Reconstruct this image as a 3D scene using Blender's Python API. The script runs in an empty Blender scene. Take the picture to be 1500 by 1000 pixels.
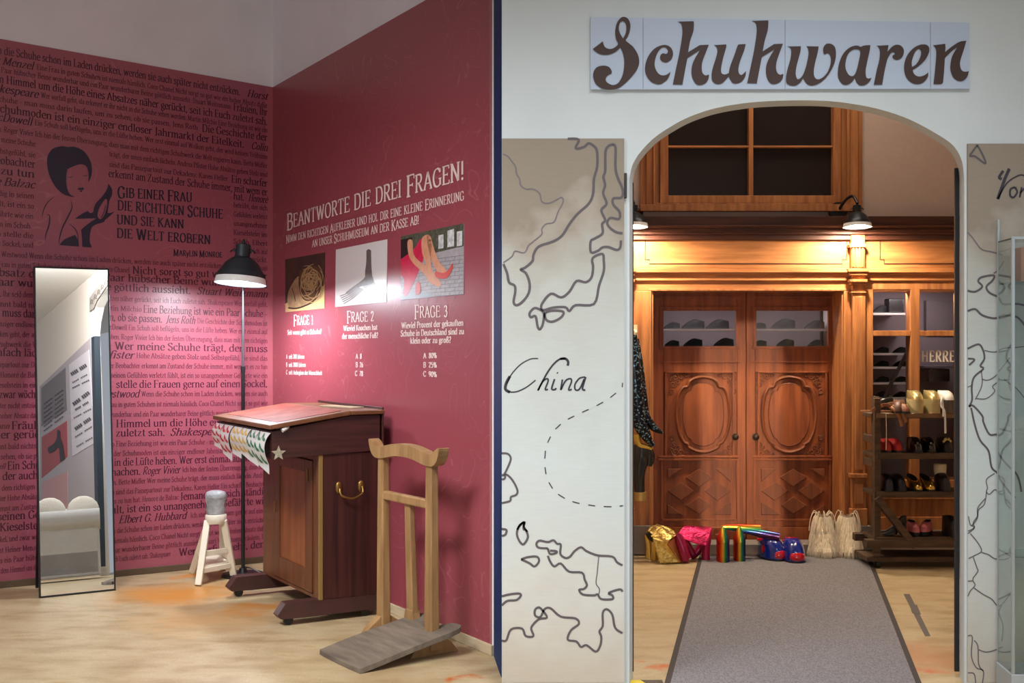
import bpy, bmesh, math, random
from mathutils import Vector, Matrix, geometry
random.seed(7)
R = math.radians
SC = bpy.context.scene
COL = SC.collection

# ------------------------------------------------------------------ camera, world, lights, exposure
F = 1800.0                      # focal length in pixels of a 1500 x 1000 frame
EYE = 1.5
cam_d = bpy.data.cameras.new('camera'); cam_d.sensor_width = 36; cam_d.lens = 36*F/1500
cam_d.clip_start = 0.05
cam = bpy.data.objects.new('camera', cam_d); COL.objects.link(cam)
cam.location = (0, 0, EYE); cam.rotation_euler = (R(90), 0, 0)
SC.camera = cam
SC.view_settings.view_transform = 'Standard'
SC.view_settings.look = 'None'
SC.view_settings.gamma = 1
SC.view_settings.use_curve_mapping = False
SC.view_settings.exposure = 0.0

w = bpy.data.worlds.new('world'); SC.world = w; w.use_nodes = True
w.node_tree.nodes['Background'].inputs[0].default_value = (.84, .88, 1, 1)
w.node_tree.nodes['Background'].inputs[1].default_value = 0.44

def area(name, loc, target, sx, sy, power, color, spread=180):
    d = bpy.data.lights.new(name, 'AREA'); d.shape = 'RECTANGLE'; d.size = sx; d.size_y = sy
    d.energy = power; d.color = color; d.spread = R(spread)
    o = bpy.data.objects.new(name, d); COL.objects.link(o); o.location = loc
    o.rotation_euler = (Vector(target)-Vector(loc)).to_track_quat('-Z', 'Y').to_euler()
    return o
area('added_fill_red_corner', (-2.3, 3.3, 4.1), (-.9, 6.4, .3), 2.0, 1.2, 64, (.97, .98, 1), 68)  # added overhead fill that lifts the lower red walls; no fixture there
area('added_cool_front_fill', (1.4, -1.4, 1.5), (1.1, 5.3, .75), 1.2, 1.4, 8, (.86, .94, 1), 75)  # added cool fill standing in for front daylight; no window modelled
area('added_fill_hall', (1.1, 3.5, 4.1), (1.15, 4.2, 0), 1.6, 1.0, 47, (.92, .96, 1), 100)  # added downlight to brighten the near carpet and lower arch wall
area('added_fill_shop_room', (1.9, 7.9, 4.0), (1.9, 8.1, 0), 1.4, .5, 17, (1, .9, .78))  # added fill for the plaster above the cornice, without a fixture
area('added_door_beam', (1.35, -.5, 2.85), (1.66, 8.9, .84), .58, 1.55, 1.7, (1, .90, .74), .6)  # added narrow beam that makes the bright centre strip on the doors
area('added_fill_sofa_corner', (3.2, .9, 4.05), (4.8, -1, 1.8), 1.2, 1.2, 260, (1, .97, .94))  # added fill to brighten the poster wall and sofa in the mirror
for _n, _x, _y, _z, _w in (('added_case_fill_left_door', 1.36, 8.98, 1.74, .5), ('added_case_fill_right_door', 2.0, 8.98, 1.74, .5), ('added_case_fill_window', 2.85, 8.74, 1.84, .55)):  # small fills added inside the cases to brighten their backs
    area(_n, (_x, _y, _z), (_x, _y+.25, 1.1), _w, .03, 3.2 if 'window' in _n else 1.5, (1, .93, .95))

# ------------------------------------------------------------------ helpers
def lin(c):
    return tuple(((v/255)/12.92 if v/255 <= .04045 else ((v/255+.055)/1.055)**2.4) for v in c)

def mat(name, rgb, rough=.6, metal=0, spec=.5, var=0, vscale=8, bump=0, bscale=60, rgb2=None, stretch=(1, 1, 1), coat=0, trans=0, emit=None, estr=0, alpha=1, detail=4):
    m = bpy.data.materials.new(name); m.use_nodes = True
    nt = m.node_tree; b = nt.nodes['Principled BSDF']
    c = lin(rgb)
    b.inputs['Base Color'].default_value = (*c, 1)
    b.inputs['Roughness'].default_value = rough
    b.inputs['Metallic'].default_value = metal
    b.inputs['Specular IOR Level'].default_value = spec
    b.inputs['Coat Weight'].default_value = coat
    b.inputs['Transmission Weight'].default_value = trans
    b.inputs['Alpha'].default_value = alpha
    if emit:
        b.inputs['Emission Color'].default_value = (*lin(emit), 1); b.inputs['Emission Strength'].default_value = estr
    if var or rgb2 or bump:
        tc = nt.nodes.new('ShaderNodeTexCoord'); mp = nt.nodes.new('ShaderNodeMapping')
        mp.inputs['Scale'].default_value = stretch
        nt.links.new(tc.outputs['Object'], mp.inputs[0])
    if var or rgb2:
        n = nt.nodes.new('ShaderNodeTexNoise'); n.inputs['Scale'].default_value = vscale; n.inputs['Detail'].default_value = detail
        nt.links.new(mp.outputs[0], n.inputs[0])
        r = nt.nodes.new('ShaderNodeValToRGB')
        c2 = lin(rgb2) if rgb2 else tuple(min(1, x*(1+var)) for x in c)
        c1 = c if rgb2 else tuple(x*(1-var) for x in c)
        r.color_ramp.elements[0].color = (*c1, 1); r.color_ramp.elements[1].color = (*c2, 1)
        r.color_ramp.elements[0].position = .32; r.color_ramp.elements[1].position = .68
        nt.links.new(n.outputs[0], r.inputs[0]); nt.links.new(r.outputs[0], b.inputs['Base Color'])
    if bump:
        n2 = nt.nodes.new('ShaderNodeTexNoise'); n2.inputs['Scale'].default_value = bscale; n2.inputs['Detail'].default_value = 3
        nt.links.new(mp.outputs[0], n2.inputs[0])
        bp = nt.nodes.new('ShaderNodeBump'); bp.inputs['Strength'].default_value = bump; bp.inputs['Distance'].default_value = .01
        nt.links.new(n2.outputs[0], bp.inputs['Height']); nt.links.new(bp.outputs[0], b.inputs['Normal'])
    return m

class MB:
    def __init__(s): s.v = []; s.f = []
    def add(s, vs, fs):
        o = len(s.v); s.v += [tuple(p) for p in vs]; s.f += [tuple(i+o for i in f) for f in fs]; return s
    def box(s, a, b):
        x0, y0, z0 = a; x1, y1, z1 = b
        return s.hexa([(x0,y0,z0),(x1,y0,z0),(x1,y1,z0),(x0,y1,z0),(x0,y0,z1),(x1,y0,z1),(x1,y1,z1),(x0,y1,z1)])
    def hexa(s, p):
        return s.add(p, [(0,3,2,1),(4,5,6,7),(0,1,5,4),(1,2,6,5),(2,3,7,6),(3,0,4,7)])
    def bar(s, p, q, w, h, up=(0, 0, 1)):
        p = Vector(p); q = Vector(q); d = (q-p).normalized(); u = Vector(up)
        a = d.cross(u).normalized()*(w/2); c = a.cross(d).normalized()*(h/2)
        return s.hexa([p-a-c, p+a-c, q+a-c, q-a-c, p-a+c, p+a+c, q+a+c, q-a+c])
    def tube(s, path, rad, n=10, cap=True, flat=1.0, up=(0, 0, 1)):
        path = [Vector(p) for p in path]; m = len(path)
        if not hasattr(rad, '__len__'): rad = [rad]*m
        o = len(s.v); prev = None
        for i, p in enumerate(path):
            t = (path[min(i+1, m-1)]-path[max(i-1, 0)]).normalized()
            if prev is None:
                u = Vector(up)
                if abs(t.dot(u)) > .95: u = Vector((1, 0, 0))
                a = t.cross(u).normalized()
            else:
                a = (prev - t*prev.dot(t)).normalized()
            prev = a; c = a.cross(t)
            for k in range(n):
                th = 2*math.pi*k/n
                s.v.append(tuple(p + a*math.cos(th)*rad[i] + c*math.sin(th)*rad[i]*flat))
        for i in range(m-1):
            for k in range(n):
                s.f.append((o+i*n+k, o+i*n+(k+1) % n, o+(i+1)*n+(k+1) % n, o+(i+1)*n+k))
        if cap:
            s.f.append(tuple(o+k for k in range(n))[::-1]); s.f.append(tuple(o+(m-1)*n+k for k in range(n)))
        return s
    def lathe(s, prof, n=24, M=None, cap=False):
        o = len(s.v); M = M or Matrix()
        for r, z in prof:
            for k in range(n):
                th = 2*math.pi*k/n; s.v.append(tuple(M @ Vector((r*math.cos(th), r*math.sin(th), z))))
        for i in range(len(prof)-1):
            for k in range(n):
                s.f.append((o+i*n+k, o+i*n+(k+1) % n, o+(i+1)*n+(k+1) % n, o+(i+1)*n+k))
        if cap:
            s.f.append(tuple(o+k for k in range(n))[::-1]); s.f.append(tuple(o+(len(prof)-1)*n+k for k in range(n)))
        return s
    def ball(s, c, r, n=12, sc=(1, 1, 1)):
        M = Matrix.Translation(c) @ Matrix.Diagonal((*sc, 1))
        m = n//2
        return s.lathe([(max(1e-4, r*math.sin(math.pi*i/m)), -r*math.cos(math.pi*i/m)) for i in range(m+1)], n, M)
    def loft(s, rings, closed=True, caps=(False, False)):
        o = len(s.v); n = len(rings[0])
        for r in rings: s.v += [tuple(p) for p in r]
        for i in range(len(rings)-1):
            for k in range(n if closed else n-1):
                s.f.append((o+i*n+k, o+i*n+(k+1) % n, o+(i+1)*n+(k+1) % n, o+(i+1)*n+k))
        if caps[0]: s.f.append(tuple(o+k for k in range(n))[::-1])
        if caps[1]: s.f.append(tuple(o+(len(rings)-1)*n+k for k in range(n)))
        return s
    def prism(s, loops, f0, f1):
        """loops: outline + holes in 2-D; f0/f1 map (x, y) to the two faces (front f0, back f1 or None)"""
        pts = [p for L in loops for p in L]
        tris = geometry.tessellate_polygon([[Vector((x, y, 0)) for x, y in L] for L in loops])
        o = len(s.v); n = len(pts)
        s.v += [tuple(f0(*p)) for p in pts]
        s.f += [tuple(o+i for i in t) for t in tris]
        if f1:
            s.v += [tuple(f1(*p)) for p in pts]
            s.f += [tuple(o+n+i for i in t)[::-1] for t in tris]
            k = 0
            for L in loops:
                m = len(L)
                for i in range(m):
                    s.f.append((o+k+i, o+k+(i+1) % m, o+n+k+(i+1) % m, o+n+k+i))
                k += m
        return s
    def ribbon2(s, pts, wd, fmap):
        """flat ribbon in a 2-D space mapped to a surface"""
        m = len(pts)
        if m < 2: return s
        o = len(s.v)
        for i in range(m):
            a = pts[max(i-1, 0)]; b = pts[min(i+1, m-1)]
            dx, dy = b[0]-a[0], b[1]-a[1]; l = math.hypot(dx, dy) or 1
            ww = wd[i] if hasattr(wd, '__len__') else wd
            nx, ny = -dy/l*ww/2, dx/l*ww/2
            s.v.append(tuple(fmap(pts[i][0]+nx, pts[i][1]+ny))); s.v.append(tuple(fmap(pts[i][0]-nx, pts[i][1]-ny)))
        for i in range(m-1):
            s.f.append((o+2*i, o+2*i+1, o+2*i+3, o+2*i+2))
        return s
    def build(s, name, m, parent=None, smooth=False, bevel=0, seg=2, fix=True):
        me = bpy.data.meshes.new(name); me.from_pydata(s.v, [], s.f)
        if fix:
            b = bmesh.new(); b.from_mesh(me); bmesh.ops.recalc_face_normals(b, faces=b.faces); b.to_mesh(me); b.free()
        if smooth:
            me.polygons.foreach_set('use_smooth', [True]*len(me.polygons))
        if isinstance(m, (list, tuple)):
            for q in m: me.materials.append(q)
        else: me.materials.append(m)
        o = bpy.data.objects.new(name, me); COL.objects.link(o)
        if parent: o.parent = parent
        if bevel:
            md = o.modifiers.new('bevel', 'BEVEL'); md.width = bevel; md.segments = seg; md.limit_method = 'ANGLE'; md.angle_limit = R(40)
        if smooth and bevel == 0:
            try:
                md = o.modifiers.new('split', 'EDGE_SPLIT'); md.split_angle = R(50)
            except Exception: pass
        return o

def thing(name, label, cat, loc=(0, 0, 0), rz=0, group=None):
    o = bpy.data.objects.new(name, None); COL.objects.link(o); o.empty_display_size = .1
    o.location = loc; o.rotation_euler = (0, 0, rz)
    o['label'] = label; o['category'] = cat
    if group: o['group'] = group
    return o
def tag(o, label, cat, group=None):
    o['label'] = label; o['category'] = cat
    if group: o['group'] = group
    return o
def struct(o): o['kind'] = 'structure'; return o
def copy_tree(o, parent=None):
    c = o.copy(); COL.objects.link(c); c.parent = parent
    for ch in list(o.children): copy_tree(ch, c)
    return c

O = Vector((0, 0, EYE))
def ray(px, py): return Vector(((px-750)/F, 1, -(py-500)/F))
def P(px, py, D): return O + ray(px, py)*D
def FL(px, py):
    D = EYE*F/(py-500); return Vector(((px-750)/F*D, D, 0))
def hit(px, py, P0, N):
    d = ray(px, py); return O + d*((P0-O).dot(N)/d.dot(N))
def cat(pts, n=4, closed=False):
    """Catmull-Rom through points (2-D or 3-D tuples)"""
    out = []; m = len(pts); dim = len(pts[0])
    rng = range(m) if closed else range(m-1)
    for i in rng:
        if closed: p0, p1, p2, p3 = pts[(i-1) % m], pts[i], pts[(i+1) % m], pts[(i+2) % m]
        else: p0, p1, p2, p3 = pts[max(i-1, 0)], pts[i], pts[i+1], pts[min(i+2, m-1)]
        for k in range(n):
            t = k/n; t2 = t*t; t3 = t2*t
            out.append(tuple(.5*((2*p1[d]) + (-p0[d]+p2[d])*t + (2*p0[d]-5*p1[d]+4*p2[d]-p3[d])*t2 + (-p0[d]+3*p1[d]-3*p2[d]+p3[d])*t3) for d in range(dim)))
    if not closed: out.append(tuple(pts[-1]))
    return out
def smooth_outline(spec, n=4):
    """closed outline; a third entry marks a sharp corner"""
    m = len(spec); cs = [i for i in range(m) if len(spec[i]) > 2]
    pts = [(p[0], p[1]) for p in spec]
    if not cs: return cat(pts, n, True)
    out = []
    for a, i in enumerate(cs):
        j = cs[(a+1) % len(cs)]; seq = [pts[i]]; k = (i+1) % m
        while True:
            seq.append(pts[k])
            if k == j: break
            k = (k+1) % m
        c = cat(seq, n) if len(seq) > 2 else seq
        out += c[:-1]
    return out
# ------------------------------------------------------------------ a drawn serif alphabet (strokes of a broad nib)
GL = {}
def _g(ch, adv, s): GL[ch] = (adv, s)
_g('a', .52, "C .09 .53 .15 .64 .28 .66 .38 .58 .40 .44 .40 .14 .45 .03 .54 .04;C .40 .40 .22 .34 .09 .24 .08 .10 .18 .0 .30 .04 .40 .16")
_g('b', .58, "L .13 1.03 .13 .02;T .0 1.0 .13 1.03;C .13 .50 .24 .64 .36 .66 .50 .54 .53 .33 .48 .12 .34 .0 .22 .02 .13 .12")
_g('c', .49, "C .45 .53 .38 .64 .27 .66 .12 .54 .08 .33 .13 .10 .27 .0 .38 .02 .47 .13")
_g('d', .60, "L .47 1.03 .47 .0;T .35 1.0 .47 1.03;T .47 0 .59 .01;C .47 .52 .36 .65 .24 .66 .11 .54 .07 .32 .11 .10 .24 .0 .36 .02 .47 .14")
_g('e', .50, "T .09 .36 .45 .36;C .45 .36 .43 .56 .33 .66 .22 .65 .11 .52 .08 .33 .13 .10 .27 .0 .38 .02 .47 .13")
_g('f', .34, "C .42 .94 .37 1.03 .28 1.02 .18 .92 .16 .72 .16 .4 .16 0;T .03 .66 .34 .66;T .03 0 .31 0")
_g('g', .53, "C .40 .60 .28 .66 .15 .60 .10 .45 .15 .30 .28 .24 .40 .32 .44 .46 .40 .60;C .18 .27 .12 .18 .18 .10 .36 .08 .48 .0 .48 -.14 .34 -.27 .18 -.27 .08 -.17 .14 -.03 .22 .07;T .40 .60 .53 .66")
_g('h', .62, "L .13 1.03 .13 0;T .0 1.0 .13 1.03;T .01 0 .25 0;C .13 .46 .24 .62 .36 .66 .47 .58 .49 .42 .49 .2 .49 0;T .37 0 .61 0")
_g('i', .29, "L .15 .66 .15 0;T .02 .64 .15 .66;T .03 0 .28 0;D .15 .92")
_g('j', .28, "C .16 .66 .16 .3 .16 -.1 .10 -.25 -.02 -.27;T .03 .64 .16 .66;D .15 .92")
_g('k', .58, "L .13 1.03 .13 0;T .0 1.0 .13 1.03;T .01 0 .25 0;L .46 .66 .13 .28;L .23 .38 .50 0;T .34 .66 .55 .66;T .38 0 .60 0")
_g('l', .29, "L .15 1.03 .15 0;T .02 1.0 .15 1.03;T .03 0 .28 0")
_g('m', .93, "L .13 .66 .13 0;T .0 .64 .13 .66;T .01 0 .25 0;C .13 .46 .23 .62 .34 .66 .44 .58 .46 .42 .46 .2 .46 0;T .35 0 .58 0;C .46 .46 .56 .62 .67 .66 .77 .58 .79 .42 .79 .2 .79 0;T .68 0 .91 0")
_g('n', .62, "L .13 .66 .13 0;T .0 .64 .13 .66;T .01 0 .25 0;C .13 .46 .24 .62 .36 .66 .47 .58 .49 .42 .49 .2 .49 0;T .37 0 .61 0")
_g('o', .56, "C .28 .66 .14 .58 .08 .33 .14 .08 .28 .0 .42 .08 .48 .33 .42 .58 .28 .66")
_g('p', .59, "L .13 .66 .13 -.27;T .0 .64 .13 .66;T .01 -.27 .27 -.27;C .13 .50 .24 .64 .36 .66 .50 .54 .53 .33 .48 .12 .34 .0 .22 .02 .13 .12")
_g('q', .59, "L .47 .66 .47 -.27;T .36 -.27 .59 -.27;C .47 .52 .36 .65 .24 .66 .11 .54 .07 .32 .11 .10 .24 .0 .36 .02 .47 .14")
_g('r', .43, "L .13 .66 .13 0;T .0 .64 .13 .66;T .01 0 .28 0;C .13 .42 .22 .60 .33 .66 .41 .60")
_g('s', .44, "C .37 .52 .30 .65 .20 .66 .10 .58 .10 .46 .22 .36 .36 .26 .38 .12 .28 .0 .16 .01 .07 .14")
_g('t', .37, "C .17 .88 .17 .5 .17 .14 .23 .01 .35 .06;T .03 .65 .34 .65")
_g('u', .61, "C .12 .66 .12 .4 .13 .14 .22 .01 .34 .02 .48 .18;L .48 .66 .48 0;T .0 .65 .12 .66;T .36 .65 .48 .66;T .48 0 .60 .01")
_g('v', .55, "L .08 .66 .28 0;L .28 0 .47 .66;T .0 .66 .19 .66;T .37 .66 .55 .66")
_g('w', .82, "L .08 .66 .25 0;L .25 0 .41 .60;L .41 .66 .59 0;L .59 0 .75 .66;T .0 .66 .19 .66;T .65 .66 .82 .66")
_g('x', .55, "L .08 .66 .47 0;L .47 .66 .08 0;T .0 .66 .18 .66;T .38 .66 .54 .66;T .0 0 .18 0;T .37 0 .55 0")
_g('y', .55, "L .08 .66 .28 .02;C .47 .66 .30 .06 .20 -.2 .10 -.27 .03 -.22;T .0 .66 .19 .66;T .37 .66 .55 .66")
_g('z', .50, "T .08 .64 .44 .64;L .42 .64 .07 .02;T .06 .02 .45 .02;T .08 .64 .08 .50;T .45 .02 .45 .16")
_g('ß', .60, "C .14 0 .14 .5 .15 .84 .25 1.02 .38 1.0 .46 .86 .40 .70 .32 .58 .44 .42 .53 .26 .50 .08 .38 .0 .28 .05;T .03 .64 .14 .66;T .02 0 .24 0")
_g('A', .74, "L .37 1 .68 0;L .37 1 .09 0;T .19 .34 .56 .34;T .0 0 .20 0;T .54 0 .75 0")
_g('B', .66, "L .14 1 .14 0;T .02 1 .14 1;T .02 0 .14 0;C .14 1 .34 1 .52 .92 .53 .70 .40 .54 .14 .53;C .34 .53 .56 .46 .60 .24 .50 .04 .32 0 .14 0")
_g('C', .70, "C .62 .78 .52 .96 .38 1.01 .18 .90 .08 .5 .18 .10 .38 -.01 .54 .06 .64 .24;T .62 .98 .62 .76")
_g('D', .76, "L .14 1 .14 0;T .02 1 .14 1;T .02 0 .14 0;C .14 1 .40 1 .60 .88 .68 .5 .60 .12 .40 0 .14 0")
_g('E', .62, "L .14 1 .14 0;T .02 1 .55 1;T .02 0 .58 0;T .14 .52 .44 .52;T .55 1 .55 .82;T .58 0 .58 .19;T .44 .60 .44 .44")
_g('F', .58, "L .14 1 .14 0;T .02 1 .55 1;T .02 0 .28 0;T .14 .52 .44 .52;T .55 1 .55 .80;T .44 .60 .44 .44")
_g('G', .75, "C .64 .78 .53 .96 .38 1.01 .18 .90 .08 .5 .18 .10 .38 -.01 .53 .03 .63 .12;L .64 .42 .64 .06;T .50 .42 .74 .42;T .64 .98 .64 .76")
_g('H', .78, "L .14 1 .14 0;L .63 1 .63 0;T .14 .52 .63 .52;T .02 1 .26 1;T .02 0 .26 0;T .51 1 .76 1;T .51 0 .76 0")
_g('I', .32, "L .16 1 .16 0;T .03 1 .29 1;T .03 0 .29 0")
_g('J', .38, "C .22 1 .22 .5 .22 .1 .14 -.10 .02 -.12;T .09 1 .35 1")
_g('K', .72, "L .14 1 .14 0;T .02 1 .26 1;T .02 0 .26 0;L .58 1 .14 .46;L .28 .60 .62 0;T .46 1 .70 1;T .50 0 .74 0")
_g('L', .60, "L .14 1 .14 0;T .02 1 .27 1;T .02 0 .56 0;T .56 0 .56 .22")
_g('M', .94, "L .15 1 .13 0;L .15 1 .46 .05;L .46 .05 .76 1;L .77 1 .79 0;T .02 1 .16 1;T .02 0 .24 0;T .76 1 .90 1;T .67 0 .91 0")
_g('N', .78, "L .14 1 .14 0;L .14 1 .64 0;L .64 1 .64 0;T .02 1 .15 1;T .02 0 .25 0;T .53 1 .76 1")
_g('O', .76, "C .38 1.01 .18 .90 .08 .5 .18 .10 .38 -.01 .58 .10 .68 .5 .58 .90 .38 1.01")
_g('P', .62, "L .14 1 .14 0;T .02 1 .14 1;T .02 0 .28 0;C .14 1 .38 1 .56 .90 .56 .64 .42 .48 .14 .47")
_g('R', .70, "L .14 1 .14 0;T .02 1 .14 1;T .02 0 .27 0;C .14 1 .38 1 .54 .90 .54 .66 .40 .51 .14 .50;L .32 .50 .60 0;T .56 0 .72 .0")
_g('S', .56, "C .47 .80 .40 .97 .27 1.01 .11 .92 .10 .72 .26 .56 .44 .42 .48 .20 .36 .0 .18 .0 .07 .22;T .47 .98 .47 .78;T .07 .02 .07 .24")
_g('T', .66, "L .33 1 .33 0;T .05 1 .61 1;T .20 0 .46 0;T .05 1 .05 .80;T .61 1 .61 .80")
_g('U', .76, "C .14 1 .14 .6 .15 .22 .26 .0 .40 -.01 .56 .06 .62 .26 .62 .6 .62 1;T .02 1 .27 1;T .50 1 .74 1")
_g('V', .72, "L .10 1 .37 0;L .37 0 .62 1;T .0 1 .22 1;T .51 1 .73 1")
_g('W', 1.0, "L .10 1 .31 0;L .31 0 .50 .92;L .50 1 .71 0;L .71 0 .90 1;T .0 1 .22 1;T .79 1 1.0 1")
_g('Z', .64, "T .09 1 .55 1;L .54 1 .07 0;T .06 0 .57 0;T .09 1 .09 .80;T .57 0 .57 .20")
_g('0', .54, "C .27 1.0 .14 .90 .08 .5 .14 .10 .27 0 .40 .10 .46 .5 .40 .90 .27 1.0")
_g('1', .42, "L .23 1 .23 0;T .08 .84 .23 1;T .09 0 .37 0")
_g('2', .54, "C .10 .78 .16 .95 .28 1.0 .42 .92 .43 .72 .30 .40 .08 .03;T .08 .02 .46 .02;T .46 .02 .46 .16")
_g('3', .54, "C .10 .84 .20 .98 .32 .98 .42 .86 .40 .64 .24 .54;C .24 .54 .42 .48 .46 .28 .40 .06 .24 -.01 .08 .12")
_g('5', .54, "T .14 1 .42 1;L .14 1 .12 .55;C .12 .55 .28 .62 .42 .52 .46 .32 .38 .06 .22 -.01 .08 .10")
_g('6', .54, "C .40 .96 .22 .84 .10 .5 .10 .2 .22 .0 .36 .02 .46 .20 .44 .44 .32 .58 .18 .52 .10 .34")
_g('7', .50, "T .08 1 .44 1;C .44 1 .32 .6 .22 .3 .20 0;T .08 1 .08 .84")
_g('8', .54, "C .27 1 .14 .92 .12 .74 .24 .56 .40 .42 .44 .2 .36 .02 .24 0 .11 .06 .09 .26 .20 .46 .36 .60 .41 .80 .36 .95 .27 1")
_g('9', .54, "C .14 .04 .32 .16 .44 .5 .44 .8 .32 1.0 .18 .98 .08 .80 .10 .56 .22 .42 .36 .48 .44 .66")
_g('%', .80, "L .58 1 .22 0;C .20 1 .08 .9 .08 .6 .20 .5 .30 .6 .30 .9 .20 1;C .60 .5 .48 .4 .48 .1 .60 0 .70 .1 .70 .4 .60 .5")
_g('.', .24, "D .10 .04"); _g(',', .24, "D .11 .04;L .13 .06 .06 -.14"); _g('!', .30, "L .14 1 .14 .26;D .14 .04")
_g('?', .46, "C .08 .82 .16 .98 .28 1 .38 .88 .36 .68 .24 .52 .20 .26;D .20 .04"); _g('-', .44, "T .06 .34 .36 .34;T .06 .36 .36 .36")
for k, b, x in (('ä', 'a', .26), ('ö', 'o', .28), ('ü', 'u', .30), ('é', 'e', .27), ('Ü', 'U', .38)):
    y = .90 if k != 'Ü' else 1.18
    _g(k, GL[b][0], GL[b][1] + (";D %.2f %.2f;D %.2f %.2f" % (x-.11, y, x+.11, y) if k != 'é' else ";L .34 .95 .24 .80"))
_STROKES = {}
NIB = (math.cos(R(18)), math.sin(R(18)))
def strokes(ch, n):
    if (ch, n) in _STROKES: return _STROKES[ch, n]
    adv, s = GL[ch]; out = []
    for part in s.split(';'):
        t = part.split(); k = t[0]; v = [float(x) for x in t[1:]]
        pts = list(zip(v[::2], v[1::2]))
        if k == 'C': pts = cat(pts, n)
        out.append((k, pts))
    _STROKES[ch, n] = (adv, out); return adv, out
def text_quads(mb, text, fmap, thick=.15, thin=.05, ital=0, track=.02, n=2, space=.30, caps=None, width=None):
    """lay out text along u (0..1 over the line) and v (cap heights); fmap(u, v) gives the 3-D point"""
    items = []; x = 0
    for ch in text:
        sc = 1; dy = 0
        if ch == ' ': x += space; continue
        if caps and ch.islower() and ch.upper() in GL and ch != 'ß': ch = ch.upper()
        elif caps and ch.isupper(): sc = caps; dy = -.5*(caps-1)
        if ch not in GL: ch = '-'
        items.append((ch, x, sc, dy)); x += (GL[ch][0]+track)*sc
    W = x or 1
    for ch, x0, sc, dy in items:
        adv, st = strokes(ch, n)
        for k, pts in st:
            q = [((x0 + (px + ital*py)*sc), py*sc+dy) for px, py in pts]
            if k == 'D':
                r = thick*.62*sc; cx, cy = q[0]
                o = len(mb.v)
                mb.v += [tuple(fmap((cx+r*math.cos(a))/W, cy+r*math.sin(a))) for a in (0, 1.05, 2.09, 3.14, 4.19, 5.24)]
                mb.f.append(tuple(range(o, o+6))); continue
            m = len(q); wd = []
            for i in range(m):
                a = pts[max(i-1, 0)]; b = pts[min(i+1, m-1)]; dx, dy2 = b[0]-a[0], b[1]-a[1]; l = math.hypot(dx, dy2) or 1
                wd.append((thin if k == 'T' else thin + (thick-thin)*abs(dx*NIB[1]-dy2*NIB[0])/l)*sc)
            mb.ribbon2(q, wd, lambda a, b: fmap(a/W, b))
    return W
def quadmap(bl, br, hl, hr):
    """bl/br: baseline ends (3-D); hl/hr: cap-height vectors at the ends"""
    return lambda u, v: bl.lerp(br, u) + hl.lerp(hr, u)*v
# ------------------------------------------------------------------ room shell: red corner
CRN = Vector((-1.630, 8.385, 0))                 # foot of the corner between the two red walls
WL = Vector((-.853, -.522, 0))                   # along the text wall, away from the corner
WR = Vector((.522, -.853, 0))                    # along the question wall, towards the viewer
N1 = Vector((.522, -.853, 0))                    # out of the text wall
N2 = Vector((-.853, -.522, 0))                   # out of the question wall
LENR = 2.955
UP = Vector((0, 0, 1))
CEIL = 4.2
def onL(px, py, off=0): return hit(px, py, CRN+N1*off, N1)
def onR(px, py, off=0): return hit(px, py, CRN+N2*off, N2)

m_white = mat('warm_white_plaster', (236, 233, 238), .85, var=.03, vscale=3, bump=.05, bscale=220)
m_grey = mat('cool_white_plaster', (205, 212, 213), .8, var=.035, vscale=2.5, bump=.05, bscale=200)
m_beige = mat('beige_plaster', (190, 168, 154), .9, var=.03, vscale=30)
m_ceil = mat('ceiling_white', (225, 222, 216), .9)
m_blue = mat('dark_blue_paint', (6, 48, 96), .6, spec=.2)
m_brownbase = mat('brown_skirting', (92, 72, 52), .6)
m_rawwood = mat('raw_pale_wood', (196, 178, 146), .7, var=.1, vscale=4, stretch=(1, 1, 12))

def red_graphic(name, base, line):
    m = mat(name, base, .32, spec=.55)
    nt = m.node_tree; b = nt.nodes['Principled BSDF']
    tc = nt.nodes.new('ShaderNodeTexCoord')
    n = nt.nodes.new('ShaderNodeTexNoise'); n.inputs['Scale'].default_value = 2.4; n.inputs['Detail'].default_value = 1.2; n.inputs['Distortion'].default_value = 1.6
    nt.links.new(tc.outputs['Object'], n.inputs[0])
    def math_(op, a, v=None):
        q = nt.nodes.new('ShaderNodeMath'); q.operation = op
        nt.links.new(a, q.inputs[0])
        if v is not None: q.inputs[1].default_value = v
        return q.outputs[0]
    x = math_('MULTIPLY', n.outputs[0], 9.0); x = math_('FRACT', x); x = math_('SUBTRACT', x, .5); x = math_('ABSOLUTE', x); x = math_('LESS_THAN', x, .028)
    n2 = nt.nodes.new('ShaderNodeTexNoise'); n2.inputs['Scale'].default_value = 1.1
    nt.links.new(tc.outputs['Object'], n2.inputs[0])
    g = math_('GREATER_THAN', n2.outputs[0], .47)
    q = nt.nodes.new('ShaderNodeMath'); q.operation = 'MULTIPLY'; nt.links.new(x, q.inputs[0]); nt.links.new(g, q.inputs[1])
    f = math_('MULTIPLY', q.outputs[0], .6)
    mx = nt.nodes.new('ShaderNodeMixRGB'); nt.links.new(f, mx.inputs[0])
    mx.inputs[1].default_value = (*lin(base), 1); mx.inputs[2].default_value = (*lin(line), 1)
    nt.links.new(mx.outputs[0], b.inputs['Base Color'])
    return m
m_redL = red_graphic('red_printed_film_text_wall', (164, 85, 101), (176, 104, 118))
m_redR = red_graphic('red_printed_film_question_wall', (156, 73, 83), (180, 106, 112))
m_redseam = mat('pale_red_film_seam', (180, 96, 108), .35)

def wall_slab(name, p, d, n, length, thick, top, m):
    a, b = p, p+d*length
    q = MB().hexa([a, b, b-n*thick, a-n*thick, a+UP*top, b+UP*top, b-n*thick+UP*top, a-n*thick+UP*top])
    return struct(q.build(name, m))
wall_left = wall_slab('wall_left', CRN, WL, N1, 4.2, .12, CEIL, m_white)
wall_right = wall_slab('wall_right', CRN, WR, N2, LENR, .12, CEIL, m_white)

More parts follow.
